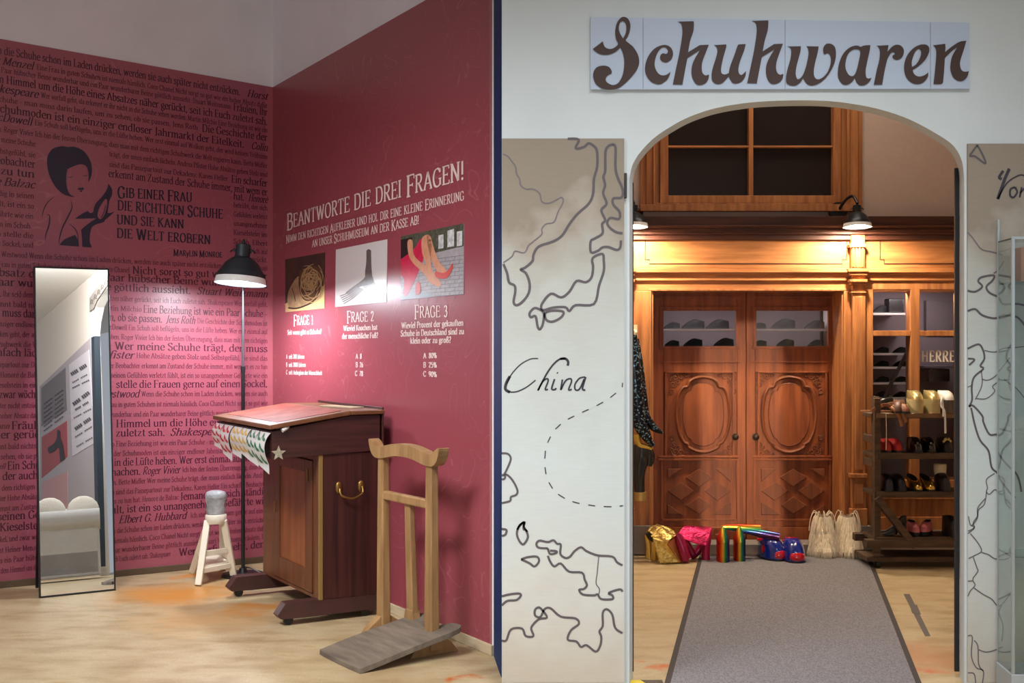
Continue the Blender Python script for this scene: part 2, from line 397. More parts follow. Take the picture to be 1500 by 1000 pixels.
# red film on both walls: a thin sheet whose upper edge rises a little
def film(name, parent, d, n, s0, s1, z0, z1, zb, m, th=.004):
    a, b = CRN+d*s0, CRN+d*s1
    return MB().hexa([a+n*th+UP*zb, b+n*th+UP*zb, b+UP*zb, a+UP*zb, a+n*th+UP*z0, b+n*th+UP*z1, b+UP*z1, a+UP*z0]).build(name, m, parent)
zc = onL(400, 128).z; pa = onL(0, 57); s_a = (pa-CRN).length*1.0
sl = (pa.z-zc)/math.hypot(pa.x-CRN.x, pa.y-CRN.y)
film('printed_film', wall_left, WL, N1, .0, 4.2, zc, zc+sl*4.2, .04, m_redL)
film('film_seam', wall_left, WL, N1, .0, .055, zc-.003, zc-.003, .045, m_redseam, .0046)
pr = onR(625, 0)
slr = (pr.z-zc)/math.hypot(pr.x-CRN.x, pr.y-CRN.y)
film('printed_film', wall_right, WR, N2, .0, LENR-.03, zc, min(CEIL, zc+slr*(LENR-.03)), .05, m_redR)
film('film_edge', wall_right, WR, N2, LENR-.03, LENR-.015, CEIL-.05, CEIL-.05, .05, mat('film_edge_pale', (168, 108, 108), .5))
# skirtings
def strip(name, d, n, s0, s1, z0, z1, th, m):
    a, b = CRN+d*s0, CRN+d*s1
    return struct(MB().hexa([a+n*th+UP*z0, b+n*th+UP*z0, b+UP*z0, a+UP*z0, a+n*th+UP*z1, b+n*th+UP*z1, b+UP*z1, a+UP*z1]).build(name, m, None, bevel=.003))
strip('baseboard_left', WL, N1, 0, 4.2, 0, .042, .012, m_brownbase)
strip('baseboard_right', WR, N2, 0.02, LENR, 0, .052, .014, m_rawwood)
# blue painted return that joins the question wall to the white wall with the arch
pb = CRN+WR*LENR
ARCH_D = 5.35
xl = (735-750)/F*ARCH_D
q0 = Vector((xl-.004, ARCH_D+.14, 0))
struct(MB().hexa([pb, q0, q0+Vector((.10, .06, 0)), pb+Vector((.12, .06, 0)), pb+UP*CEIL, q0+UP*CEIL, q0+Vector((.10, .06, CEIL)), pb+Vector((.12, .06, CEIL))]).build('trim_1', m_blue))

# floor: worn linoleum with orange-brown stains
def linoleum():
    m = mat('worn_beige_linoleum', (196, 170, 132), .42, spec=.4)
    nt = m.node_tree; b = nt.nodes['Principled BSDF']; L = nt.links
    tc = nt.nodes.new('ShaderNodeTexCoord')
    def noise(scale, det, st=(1, 1, 1), dist=0):
        mp = nt.nodes.new('ShaderNodeMapping'); mp.inputs['Scale'].default_value = st; L.new(tc.outputs['Object'], mp.inputs[0])
        n = nt.nodes.new('ShaderNodeTexNoise'); n.inputs['Scale'].default_value = scale; n.inputs['Detail'].default_value = det; n.inputs['Distortion'].default_value = dist
        L.new(mp.outputs[0], n.inputs[0]); return n.outputs[0]
    def ramp(src, stops):
        r = nt.nodes.new('ShaderNodeValToRGB'); e = r.color_ramp.elements
        e[0].position, e[0].color = stops[0][0], (*lin(stops[0][1]), 1)
        e[1].position, e[1].color = stops[-1][0], (*lin(stops[-1][1]), 1)
        for p, c in stops[1:-1]:
            k = e.new(p); k.color = (*lin(c), 1)
        L.new(src, r.inputs[0]); return r.outputs[0]
    base = ramp(noise(3.5, 8, (1.2, 2.2, 1), .2), [(.28, (172, 146, 106)), (.45, (192, 168, 128)), (.6, (204, 183, 144)), (.75, (190, 160, 114))])
    cur = base
    fine = ramp(noise(90, 3, (1, 2.5, 1)), [(.3, (200, 200, 200)), (.7, (255, 255, 255))])
    mu = nt.nodes.new('ShaderNodeMixRGB'); mu.blend_type = 'MULTIPLY'; mu.inputs[0].default_value = .55
    L.new(cur, mu.inputs[1]); L.new(fine, mu.inputs[2]); cur = mu.outputs[0]
    wob = nt.nodes.new('ShaderNodeTexNoise'); wob.inputs['Scale'].default_value = 5; wob.inputs['Detail'].default_value = 5
    L.new(tc.outputs['Object'], wob.inputs[0])
    sub = nt.nodes.new('ShaderNodeVectorMath'); sub.operation = 'SUBTRACT'; L.new(wob.outputs['Color'], sub.inputs[0]); sub.inputs[1].default_value = (.5, .5, .5)
    sca = nt.nodes.new('ShaderNodeVectorMath'); sca.operation = 'SCALE'; L.new(sub.outputs[0], sca.inputs[0]); sca.inputs['Scale'].default_value = .55
    ad = nt.nodes.new('ShaderNodeVectorMath'); ad.operation = 'ADD'; L.new(tc.outputs['Object'], ad.inputs[0]); L.new(sca.outputs[0], ad.inputs[1])
    stains = [((270, 868), .30, (206, 132, 40), .7), ((225, 872), .28, (204, 138, 58), .55), ((362, 890), .16, (196, 122, 44), .8), ((272, 842), .10, (206, 130, 40), .8),
              ((305, 905), .35, (206, 156, 92), .5), ((685, 987), .06, (190, 92, 30), .95), ((962, 978), .07, (206, 100, 40), .9), ((1372, 985), .08, (196, 98, 50), .8),
              ((1345, 960), .30, (180, 122, 78), .6), ((560, 985), .25, (150, 118, 82), .35)]
    for (px, py), r, c, amt in stains:
        g = FL(px, py)
        d = nt.nodes.new('ShaderNodeVectorMath'); d.operation = 'DISTANCE'; L.new(ad.outputs[0], d.inputs[0]); d.inputs[1].default_value = (g.x, g.y, 0)
        mr = nt.nodes.new('ShaderNodeMapRange'); L.new(d.outputs['Value'], mr.inputs[0]); mr.inputs[1].default_value = r*.2; mr.inputs[2].default_value = r*1.35; mr.inputs[3].default_value = min(1, amt*1.3); mr.inputs[4].default_value = 0
        mx = nt.nodes.new('ShaderNodeMixRGB'); L.new(mr.outputs[0], mx.inputs[0]); L.new(cur, mx.inputs[1]); mx.inputs[2].default_value = (*lin(c), 1); cur = mx.outputs[0]
    L.new(cur, b.inputs['Base Color']); return m
floor = struct(MB().box((-6, -5, -.1), (8, 10.2, 0)).build('floor', linoleum()))
struct(MB().box((-6, -5, CEIL), (8, 10.2, CEIL+.1)).build('ceiling', m_ceil))

# ------------------------------------------------------------------ white wall with the arched opening
TH = Vector((.208, 1, 0))*.13                    # the splayed reveal
def ax(px): return (px-750)/F*ARCH_D
def az(py): return EYE-(py-500)/F*ARCH_D
ap = [(922, 262), (926, 243), (937, 224), (957, 203), (980, 187), (1010, 171), (1050, 158), (1100, 150), (1160, 147), (1220, 148.5), (1280, 158), (1330, 174), (1372, 196), (1397, 214), (1409, 236), (1412.5, 262)]
ap = cat(ap, 5)
def awall(x, z): return Vector((x, ARCH_D, z))
def awallb(x, z): return Vector((x, ARCH_D, z))+TH
mb = MB()
arch2 = [(ax(x), az(y)) for x, y in ap]
xl0, xr0 = arch2[0][0], arch2[-1][0]
out = [(xl, 0), (xl0, 0)] + arch2 + [(xr0, 0), (4.6, 0), (4.6, CEIL), (xl, CEIL)]
mb.prism([out], awall, awallb)
wall_front = struct(mb.build('wall_front', m_grey, smooth=False))
# dark rubber edge strips along both jambs
m_rub = mat('dark_rubber_edge', (38, 34, 34), .6)
for k, (pxa, pxb, ya) in enumerate(((917.6, 919.6, 262), (1404, 1408, 240))):
    off = TH*(.0 if k == 0 else .95)
    a = P(pxa, 500, ARCH_D); 
    if k == 0:
        x0, x1, y = xl0+.001, xl0+.007, ARCH_D+.125
    else:
        x0, x1, y = xr0+.001, xr0+.012, ARCH_D+.125
    q = MB().box((x0+(.024 if k == 0 else .004), y, .03), (x1+(.024 if k == 0 else .012), y+.012, az(ya)))
    q.build('edge_strip', m_rub, wall_front)

# ------------------------------------------------------------------ shop room behind the arch: side walls
struct(MB().box((.30, 5.60, 0), (.40, 10, CEIL)).build('wall_shop_left', m_beige))
struct(MB().box((3.62, 5.60, 0), (3.72, 10, CEIL)).build('wall_shop_right', m_beige))
struct(MB().box((.30, 9.6, 0), (3.72, 9.7, CEIL)).build('wall_leak_stop', mat('dark_leak_stop', (60, 50, 48), .8)))  # unseen dark backing added to stop light leaks behind the shop front
# ------------------------------------------------------------------ printing on the text wall
m_inkB = mat('dark_plum_ink', (86, 32, 52), .4)
m_inkS = mat('faded_plum_ink', (106, 40, 60), .4)
m_navy = mat('navy_ink', (42, 24, 52), .4)
m_pale = mat('pale_print', (238, 214, 208), .42)
def rowmap(x0, x1, yl, yr, capz):
    yy = lambda x: yl+(yr-yl)*x/393
    a = onL(x0, yy(x0), .0055); b = onL(x1, yy(x1), .0055)
    return quadmap(a, b, UP*capz, UP*capz)
B, S = 'B', 'S'
ROWS = [
 (75, 143, [(-26, 352, "Wenn die Schuhe schon im Laden drücken, werden sie auch später nicht entzücken.", B, 0), (362, 392, "Horst", B, 1)]),
 (90, 156, [(-44, 49, "Heiner Menzel", B, 1), (54, 392, "Eine Frau in guten Schuhen ist niemals hässlich. Coco Chanel Nicht sorgt so gut wie ein hoher Absatz dafür", S, 0)]),
 (103, 166, [(-30, 338, "dass ein Paar hübscher Beine wunderbar und ein Paar wunderbarer Beine göttlich aussieht. Stuart Weitzmann", S, 0), (342, 392, "Fräulein, Ihr", B, 0)]),
 (117, 180, [(-44, 392, "seid dem Himmel um die Höhe eines Absatzes näher gerückt, seit ich Euch zuletzt sah.", B, 0)]),
 (131, 192, [(-26, 56, "Shakespeare", B, 1), (60, 392, "Wer vorfall geht, da erkennt er ihr nicht in die Schuhe sehen werden. Martin Milchio Eine Beziehung ist wie ein", S, 0)]),
 (146, 203, [(-30, 290, "Paar Schuhe - man muss darin laufen, um zu sehen, ob sie passen. Jens Roth", S, 0), (296, 392, "Die Geschichte der", B, 0)]),
 (160, 218, [(-8, 358, "Schuhmoden ist ein einziger endloser Jahrmarkt der Eitelkeit.", B, 0), (368, 392, "Colin", B, 1)]),
 (173, 231, [(-16, 47, "McDowell", B, 1), (51, 392, "Ein Schuh soll beflügeln, uns in die Lüfte heben. Wer erst einmal auf Wolken geht, der wird keinen Trübsinn", S, 0)]),
 (190, 244, [(-20, 392, "haben. Roger Vivier Ich bin der festen Überzeugung, dass man mit dem richtigen Schuhwerk die Welt regieren kann. Bette Midler", S, 0)]),
 (205, 257, [(-16, 52, "Wer meine Schuhe", S, 0), (160, 392, "trägt, der muss einfach lächeln. Andrea Pfister Hohe Absätze geben Stolz und", S, 0)]),
 (222, 270, [(-12, 52, "Selbstgefühl, sie", S, 0), (160, 334, "sind das Passepartout zur Dekadenz. Karen Heller", S, 0), (339, 392, "Ein scharfer", B, 0)]),
 (236, 283, [(-14, 52, "Beobachter", B, 0), (159, 392, "erkennt am Zustand der Schuhe immer, mit wem er", B, 0)]),
 (251, 294, [(-20, 51, "es zu tun", B, 0), (342, 358, "hat.", B, 0), (364, 392, "Honoré", B, 1)]),
 (267, 306, [(-16, 51, "de Balzac", B, 1), (342, 392, "betrübt, der sich", S, 0)]),
 (284, 319, [(-20, 50, "ständig in seinen", S, 0), (342, 392, "Gefühlen verletzt", S, 0)]),
 (299, 332, [(-16, 50, "fühlt, ist ein so", S, 0), (342, 392, "unangenehmer", S, 0)]),
 (314, 345, [(-16, 49, "Gefährte wie ein", S, 0), (342, 392, "Kieselstein im", S, 0)]),
 (329, 358, [(-16, 47, "Stein im Schuh.", S, 0), (342, 392, "Schuh. Elbert", S, 0)]),
 (343, 370, [(-14, 49, "Ich stelle die", S, 0), (342, 392, "Hubbard Ich auf", S, 0)]),
 (357, 382, [(-14, 49, "den Sockel, und", S, 0), (342, 392, "einen entrückt.", S, 0)]),
 (373, 394, [(-34, 392, "Vivienne Westwood Wenn die Schuhe schon im Laden drücken, werden sie auch später nicht entzücken. Horst Heiner Menzel", S, 0)]),
 (388, 406, [(-20, 190, "Eine Frau in guten Schuhen ist niemals hässlich. Coco Chanel", S, 0), (194, 392, "Nicht sorgt so gut wie ein hoher", B, 0)]),
 (400, 418, [(-14, 392, "Absatz dafür, dass ein Paar hübscher Beine wunderbar und", B, 0)]),
 (414, 432, [(-40, 280, "ein Paar wunderbarer Beine göttlich aussieht.", B, 0), (288, 392, "Stuart Weitzmann", B, 1)]),
 (431, 447, [(-30, 392, "Fräulein, Ihr seid dem Himmel um die Höhe eines Absatzes näher gerückt, seit ich Euch zuletzt sah. Shakespeare Wer vorfall geht,", S, 0)]),
 (446, 461, [(-20, 208, "erkennt bald nichts in den Schuhen. Martin Milchio", S, 0), (210, 392, "Eine Beziehung ist wie ein Paar Schuhe -", B, 0)]),
 (459, 475, [(-24, 238, "man muss darin laufen, um zu sehen, ob sie passen.", B, 0), (243, 286, "Jens Roth", B, 1), (289, 392, "Die Geschichte der Schuhmoden ist", S, 0)]),
 (475, 487, [(-20, 392, "ein einziger endloser Jahrmarkt der Eitelkeit. Colin McDowell Ein Schuh soll beflügeln, uns in die Lüfte heben. Wer erst einmal auf", S, 0)]),
 (490, 500, [(-14, 392, "Wolken geht, der auch wird keinen Trübsinn mehr haben. Roger Vivier Ich bin der festen Überzeugung, dass man mit dem richtigen", S, 0)]),
 (505, 512, [(-10, 164, "Schuhwerk die Welt regieren kann. Bette Midler", S, 0), (168, 392, "Wer meine Schuhe trägt, der muss", B, 0)]),
 (517, 526, [(-16, 84, "einfach lächeln.", B, 0), (92, 196, "Andrea Pfister", B, 1), (200, 392, "Hohe Absätze geben Stolz und Selbstgefühl, sie sind das", S, 0)]),
 (535, 538, [(-16, 392, "Passepartout zur Dekadenz. Karen Heller Ein scharfer Beobachter erkennt am Zustand der Schuhe immer, mit wem er es zu tun", S, 0)]),
 (550, 551, [(-16, 392, "hat. Honoré de Balzac Jemand, der sich ständig in seinen Gefühlen verletzt fühlt, ist ein so unangenehmer Gefährte wie ein", S, 0)]),
 (565, 563, [(-10, 164, "Kieselstein in einem Schuh. Elbert Hubbard Ich", S, 0), (170, 392, "stelle die Frauen gerne auf einen Sockel,", B, 0)]),
 (579, 577, [(-24, 86, "und zwar wöchentlich", B, 0), (92, 204, "Vivienne Westwood", B, 1), (207, 392, "Wenn die Schuhe schon im Laden drücken, werden sie auch", S, 0)]),
 (595, 591, [(-12, 392, "später nicht entzücken. Horst Heiner Menzel Eine Frau in guten Schuhen ist niemals hässlich. Coco Chanel Nicht sorgt so gut wie", S, 0)]),
 (610, 605, [(-14, 392, "ein hoher Absatz dafür, dass ein Paar hübscher Beine wunderbar und ein Paar wunderbarer Beine göttlich aussieht. Stuart Weitzmann", S, 0)]),
 (625, 618, [(-40, 14, "Weitzmann", S, 1), (17, 392, "Fräulein, Ihr seid dem Himmel um die Höhe eines Absatzes", B, 0)]),
 (638, 632, [(-26, 242, "näher gerückt, seit ich Euch zuletzt sah.", B, 0), (249, 330, "Shakespeare", B, 1), (335, 392, "Wer vorfall geht,", S, 0)]),
 (655, 646, [(-20, 392, "erkennt bald nichts in den Schuhen. Martin Milchio Eine Beziehung ist wie ein Paar Schuhe - man muss darin laufen, um", S, 0)]),
 (670, 659, [(-10, 392, "zu sehen, ob sie passen. Jens Roth Die Geschichte der Schuhmoden ist ein einziger endloser Jahrmarkt der Eitelkeit. Colin", S, 0)]),
 (684, 671, [(-30, 8, "McDowell", S, 1), (11, 392, "Ein Schuh soll beflügeln, uns in die Lüfte heben. Wer erst einmal auf Wolken", B, 0)]),
 (699, 684, [(-30, 206, "geht, der auch keine Witze wird machen.", B, 0), (209, 264, "Roger Vivier", B, 1), (267, 392, "Ich bin der festen Überzeugung, dass man", S, 0)]),
 (716, 696, [(-12, 392, "mit dem richtigen Schuhwerk die Welt regieren kann. Bette Midler Wer meine Schuhe trägt, der muss einfach lächeln. Andrea", S, 0)]),
 (731, 709, [(-14, 392, "Pfister Hohe Absätze geben Stolz und Selbstgefühl, sie sind das Passepartout zur Dekadenz. Karen Heller Ein scharfer Beobachter", S, 0)]),
 (746, 720, [(-12, 262, "erkennt am Zustand der Schuhe immer, mit wem er es zu tun hat. Honoré de Balzac", S, 0), (264, 392, "Jemand, der sich ständig", B, 0)]),
 (758, 734, [(-20, 392, "in seinen Gefühlen verletzt fühlt, ist ein so unangenehmer Gefährte wie", B, 0)]),
 (774, 748, [(-24, 168, "ein Kieselstein in einem Schuh.", B, 0), (174, 273, "Elbert G. Hubbard", B, 1), (279, 392, "Ich stelle die Frauen gerne auf einen", S, 0)]),
 (791, 761, [(-12, 392, "Sockel, und zwar wöchentlich Vivienne Westwood Wenn die Schuhe schon im Laden drücken, werden sie auch später nicht entzücken.", S, 0)]),
 (807, 774, [(-14, 392, "Horst Heiner Menzel Eine Frau in guten Schuhen ist niemals hässlich. Coco Chanel Nicht sorgt so gut wie ein hoher Absatz dafür", S, 0)]),
 (822, 786, [(-12, 392, "dass ein Paar hübscher Beine wunderbar und ein Paar wunderbarer Beine göttlich aussieht. Stuart Weitzmann Fräulein, Ihr", S, 0)]),
 (837, 797, [(-12, 250, "seid dem Himmel um die Höhe eines Absatzes näher gerückt, seit ich Euch zuletzt sah. Shakespeare", S, 0), (262, 392, "Wer barfuß geht, dem", B, 0)]),
]
big, sml = MB(), MB()
for yl, yr, segs in ROWS:
    for x0, x1, t, sz, it in segs:
        o = 3.6 if sz == B else 2.4
        text_quads(big if sz == B else sml, t, rowmap(x0, x1, yl+o*1.05, yr+o*.95, .0475 if sz == B else .033), .155 if sz == B else .15, .055 if sz == B else .06, .26 if it else 0, .03, 2 if sz == B else 1)
big.build('quotation_lettering', m_inkB, wall_left, fix=False)
sml.build('small_lettering', m_inkS, wall_left, fix=False)

def px_text(mb, on, x0, x1, yl, yr, hl, hr, text, **k):
    a = on(x0, yl, .006); b = on(x1, yr, .006)
    ha = UP*((on(x0, yl-hl)-on(x0, yl)).z); hb = UP*((on(x1, yr-hr)-on(x1, yr)).z)
    text_quads(mb, text, quadmap(a, b, ha, hb), **k)
q = MB()
kw = dict(thick=.17, thin=.075, track=.05, caps=1.22, n=3, space=.36)
px_text(q, onL, 172, 282, 288, 295.5, 13.5, 13, "Gib einer Frau", **kw)
px_text(q, onL, 172, 327, 307, 320, 13.5, 13, "die richtigen Schuhe", **kw)
px_text(q, onL, 171, 270, 327.5, 334.5, 13, 12.5, "und sie kann", **kw)
px_text(q, onL, 171, 309, 347.5, 357.5, 13, 12.5, "die Welt erobern", **kw)
px_text(q, onL, 254, 326, 374, 377, 8, 7.5, "Marylin Monroe", **kw)
q.build('motto_lettering', m_navy, wall_left, fix=False)

# woman with bobbed hair holding a shoe, flat navy drawing
wm = lambda X, Y: onL(X/4.545, 180+Y/4.545, .0062)
q = MB()
def wshape(pts, n=4, holes=()): q.prism([smooth_outline(pts, n)]+[smooth_outline(h, n) for h in holes], wm, None)
def wline(pts, wd): q.ribbon2(cat(pts, 5), wd if not isinstance(wd, tuple) else [wd[0]+(wd[1]-wd[0])*math.sin(math.pi*i/(len(cat(pts, 5))-1)) for i in range(len(cat(pts, 5)))], wm)
wshape([(500, 492, 1), (470, 490), (420, 472), (370, 425), (330, 350), (313, 270), (322, 210), (355, 170), (410, 155), (450, 160), (500, 160), (560, 190), (600, 250), (612, 310), (605, 360), (588, 395, 1), (590, 340), (575, 290), (540, 275), (490, 288), (450, 308, 1), (442, 350), (442, 400), (452, 450), (470, 478)])
wline([(436, 235), (424, 300), (424, 380), (440, 460)], 1.0)
wshape([(515, 440, 1), (530, 430), (540, 434), (550, 428), (562, 440, 1), (540, 448)]); wshape([(528, 452, 1), (540, 450), (552, 452, 1), (540, 460)])
wline([(446, 358), (465, 362), (490, 356)], (1, 4)); wline([(552, 350), (570, 352), (584, 346)], (1, 4)); wline([(526, 402), (534, 406)], 3)
wline([(362, 492), (320, 525), (292, 575), (278, 635)], (1, 6))
wline([(312, 608), (330, 620), (326, 680), (306, 740), (300, 782)], (1, 9))
wline([(470, 515), (480, 560), (455, 620), (415, 700), (396, 770), (394, 812)], (1, 9))
wline([(460, 672), (495, 700), (516, 740), (522, 815)], (1, 6))
wshape([(396, 812, 1), (430, 775), (500, 745, 1), (520, 780), (525, 822, 1)])
wshape([(498, 638, 1), (545, 605), (585, 585, 1), (600, 600), (620, 595, 1), (635, 540), (680, 490), (712, 440), (722, 404, 1), (745, 440), (745, 480), (728, 520), (716, 600, 1), (740, 598), (764, 588, 1), (730, 620), (700, 645), (690, 660), (640, 675), (612, 695), (600, 740), (598, 790), (612, 828, 1), (548, 824, 1), (545, 760), (540, 710, 1), (575, 680), (610, 655), (640, 635, 1)],
       4, [[(668, 640), (650, 620), (660, 570), (690, 520), (708, 505), (714, 530), (706, 580), (690, 620)]])
wline([(672, 632), (690, 600), (704, 550)], 5)
q.build('woman_drawing', m_navy, wall_left, fix=False)

# ------------------------------------------------------------------ printing on the question wall
q = MB()
kt = dict(thick=.15, thin=.07, track=.04, caps=1.25, n=3, space=.42)
px_text(q, onR, 420, 681, 335, 261.5, 18.5, 27, "Beantworte die drei Fragen!", **kt)
px_text(q, onR, 419, 680, 355.5, 292.5, 9.5, 13, "Nimm den richtigen Aufkleber und hol dir eine kleine Erinnerung", **kt)
px_text(q, onR, 457, 614, 362, 327.5, 10, 12.5, "an unser Schuhmuseum an der Kasse ab!", **kt)
for x0, x1, ya, yb, h, t in ((430, 459, 476, 474.5, 13, "Frage 1"), (508, 548, 471.5, 470, 14, "Frage 2"), (607, 656, 465, 463.5, 16, "Frage 3")):
    px_text(q, onR, x0, x1, ya, yb, h, h, t, **kt)
kb = dict(thick=.21, thin=.10, track=.03, n=2)
for x0, x1, ya, yb, h, t in ((421, 471, 490, 488.5, 6.5, "Seit wann gibt es Schuhe?"), (503, 553, 484.5, 482.5, 7.5, "Wieviel Knochen hat"), (501, 554, 496, 494.5, 7.5, "der menschliche Fuß?"),
    (588, 679, 481, 476.5, 8.5, "Wieviel Prozent der gekauften"), (587, 680, 492.5, 489, 8.5, "Schuhe in Deutschland sind zu"), (601, 661, 503, 501.5, 8.5, "klein oder zu groß?"),
    (419, 446, 525, 525, 6, "A  seit 200 Jahren"), (419, 448, 537, 537, 6, "B  seit 2000 Jahren"), (419, 472, 548, 549, 6, "C  seit Anbeginn der Menschheit"),
    (521, 530, 525, 525, 7, "A  8"), (521, 532, 537.5, 537.5, 7, "B  26"), (520, 532, 550, 550.5, 7, "C  78"), (620, 640, 524.5, 524, 7.5, "A  80%"), (620, 640, 538, 538, 7.5, "B  25%"), (620, 640, 551, 552, 7.5, "C  90%")):
    px_text(q, onR, x0, x1, ya, yb, h, h, t, **kb)
q.build('question_lettering', m_pale, wall_right, fix=False)

def bil(c):
    tl, tr, br, bl = c
    return lambda u, v: tl.lerp(tr, u).lerp(bl.lerp(br, u), v)
def photo(name, label, corners):
    c = [onR(x, y, .0055) for x, y in corners]
    f = bil(c)
    return lambda off: (lambda u, v: f(u, v)+N2*off)
def flat(name, m, parent, f, shapes, n=4):
    k = MB()
    for s in shapes: k.prism([smooth_outline(s, n)], f, None)
    return k.build(name, m, parent, fix=False)
SQ = [(0, 0, 1), (1, 0, 1), (1, 1, 1), (0, 1, 1)]
def print_thing(name, label, corners, m):
    c = [onR(x, y, .0045) for x, y in corners]
    base = MB().hexa([c[3]+N2*.002, c[2]+N2*.002, c[2]-N2*.0004, c[3]-N2*.0004, c[0]+N2*.002, c[1]+N2*.002, c[1]-N2*.0004, c[0]-N2*.0004]).build(name, m)
    tag(base, label, 'photo print'); f = bil(c)
    return base, lambda off: (lambda u, v: f(u, v)+N2*(.002+off))
# 1: old shoe of straw
b1, f1 = print_thing('photo_print', 'leftmost photo on the red wall, an ancient shoe stuffed with straw', [(418, 380), (476.3, 369.6), (475.8, 451.2), (418.5, 457.2)], mat('print_dark_brown', (62, 46, 36), .35, var=.25, vscale=12))
flat('background_light', mat('print_tan', (196, 164, 112), .35), b1, f1(.0003), [[(.0, .86, 1), (.06, .82), (.9, .62), (1, .56, 1), (1, 1, 1), (0, 1, 1)]])
flat('shoe_shape', mat('print_hide', (158, 128, 92), .35, var=.2, vscale=30), b1, f1(.0006), [[(.06, .75), (.1, .6), (.25, .42), (.4, .36), (.75, .5), (.96, .68), (.9, .82), (.6, .92), (.2, .95), (.08, .88)]])
flat('shoe_opening', mat('print_brown', (84, 60, 40), .35, var=.3, vscale=40), b1, f1(.0009), [[(.36, .4), (.42, .25), (.7, .2), (.92, .3), (.95, .5), (.9, .75), (.7, .86), (.48, .8), (.38, .6)]])
k = MB(); rr = random.Random(3)
for i in range(70):
    a = rr.uniform(0, 6.28); r = rr.uniform(.05, .3); cx, cy = rr.uniform(.55, .75), rr.uniform(.38, .62)
    pts = [(cx+r*.9*math.cos(a+j*.5), cy+r*math.sin(a+j*.5)*.9) for j in range(5)]
    k.ribbon2(cat(pts, 3), .012, f1(.0012+.00001*i))
k.build('straw', mat('print_straw', (176, 146, 98), .35), b1, fix=False)
k = MB(); k.ribbon2(cat([(.18, .55), (.24, .7), (.28, .82)], 4), .014, f1(.0011)); k.ribbon2(cat([(.08, .92), (.3, .95), (.6, .9), (.8, .82)], 4), .03, f1(.0011)); k.build('shoe_seam', mat('print_seam', (52, 38, 28), .35), b1, fix=False)
# 2: X-ray foot
b2, f2 = print_thing('photo_print', 'middle photo on the red wall, grey foot bones on white', [(492.4, 365.5), (567.3, 350.4), (566.6, 442.3), (491.4, 449.5)], mat('print_white', (222, 216, 214), .3))
mg1, mg2 = mat('print_grey', (104, 96, 92), .35, var=.2, vscale=40), mat('print_lightgrey', (158, 150, 146), .35)
flat('leg_bone', mg1, b2, f2(.0003), [[(.62, .12, 1), (.66, .10), (.71, .13, 1), (.72, .4), (.74, .6), (.72, .62), (.60, .60, 1), (.60, .45), (.62, .3)]])
flat('heel_bone', mg2, b2, f2(.0003), [[(.58, .6), (.7, .58), (.8, .68), (.82, .8), (.76, .85), (.64, .78), (.56, .7)]])
flat('foot_bone', mg1, b2, f2(.0006), [[(.64, .52), (.74, .56), (.76, .66), (.66, .69), (.52, .70), (.38, .76), (.26, .80), (.22, .77), (.36, .69), (.5, .62), (.58, .57)]])
k = MB()
for i in range(5):
    y = .8+i*.035; k.ribbon2(cat([(.46+.03*i, .70+.012*i), (.28+.02*i, .78+.025*i), (.10+.02*i, y+.02)], 4), [.026]*5+[.018]*4, f2(.0008+.0001*i))
k.build('toe_bones', mat('print_midgrey', (128, 120, 116), .35), b2, fix=False)
# 3: legs with red shoes on cobbles
b3, f3 = print_thing('photo_print', 'rightmost photo on the red wall, red shoes on a cobbled street', [(587.7, 346.3), (679.9, 326.9), (679.6, 430.8), (587.9, 439.2)], mat('print_cobble', (168, 162, 166), .35, var=.12, vscale=40))
k = MB()
for i in range(11):
    y = .45+.055*i; k.ribbon2([(.0+.1*(i < 4), y+.02*(i % 2)), (.5, y-.01), (1, y)], .008, f3(.0003))
    for j in range(7): 
        x = (j+.5*(i % 2))/7+.02; k.ribbon2([(x, y), (x-.02, y+.055)], .007, f3(.0003))
k.build('cobble_joints', mat('print_joint', (120, 114, 120), .35), b3, fix=False)
flat('street_background', mat('print_foliage', (84, 86, 70), .35, var=.5, vscale=60), b3, f3(.0005), [[(.0, .0, 1), (1, 0, 1), (1, .32, 1), (.7, .34), (.5, .36), (.3, .4), (0, .4, 1)]])
flat('house_fronts', mat('print_house', (206, 204, 206), .35, var=.3, vscale=50), b3, f3(.0007), [[(.62, .1, 1), (.7, .1, 1), (.7, .3, 1), (.62, .3, 1)], [(.76, .06, 1), (.86, .05, 1), (.86, .3, 1), (.76, .3, 1)], [(.9, .1, 1), (.98, .1, 1), (.98, .31, 1), (.9, .31, 1)]])
flat('dark_bag', mat('print_black', (40, 30, 32), .35), b3, f3(.0009), [[(0, .05, 1), (.2, .05, 1), (.16, .3), (0, .38, 1)]])
flat('red_dress', mat('print_crimson', (206, 34, 74), .35, var=.15, vscale=30), b3, f3(.0011), [[(0, .36, 1), (.22, .24), (.34, .1), (.42, .12), (.4, .36), (.3, .6), (.18, .82), (.1, .94), (.04, .9), (.06, .7), (0, .6, 1)]])
ms = mat('print_skin', (214, 150, 118), .35, var=.08, vscale=30)
flat('leg_shape', ms, b3, f3(.0014), [[(.36, .1), (.46, .06), (.52, .2), (.5, .45), (.54, .62), (.66, .8), (.64, .86), (.52, .8), (.44, .72), (.42, .5), (.36, .3)], [(.44, .08), (.5, .1), (.56, .3), (.64, .5), (.74, .62), (.72, .68), (.6, .62), (.52, .45), (.46, .25)]])
flat('arm_shape', ms, b3, f3(.0017), [[(.12, .1), (.2, .1), (.22, .3), (.3, .42), (.42, .52), (.5, .68), (.46, .72), (.36, .6), (.22, .46), (.14, .32)]])
flat('red_shoe', mat('print_red', (206, 62, 56), .35), b3, f3(.0019), [[(.58, .62, 1), (.68, .66), (.76, .64), (.84, .54, 1), (.84, .62), (.76, .74), (.66, .74), (.58, .7)]])
flat('red_shoe', bpy.data.materials['print_red'], b3, f3(.0019), [[(.26, .8), (.3, .74), (.34, .82), (.33, .92), (.26, .94)]])
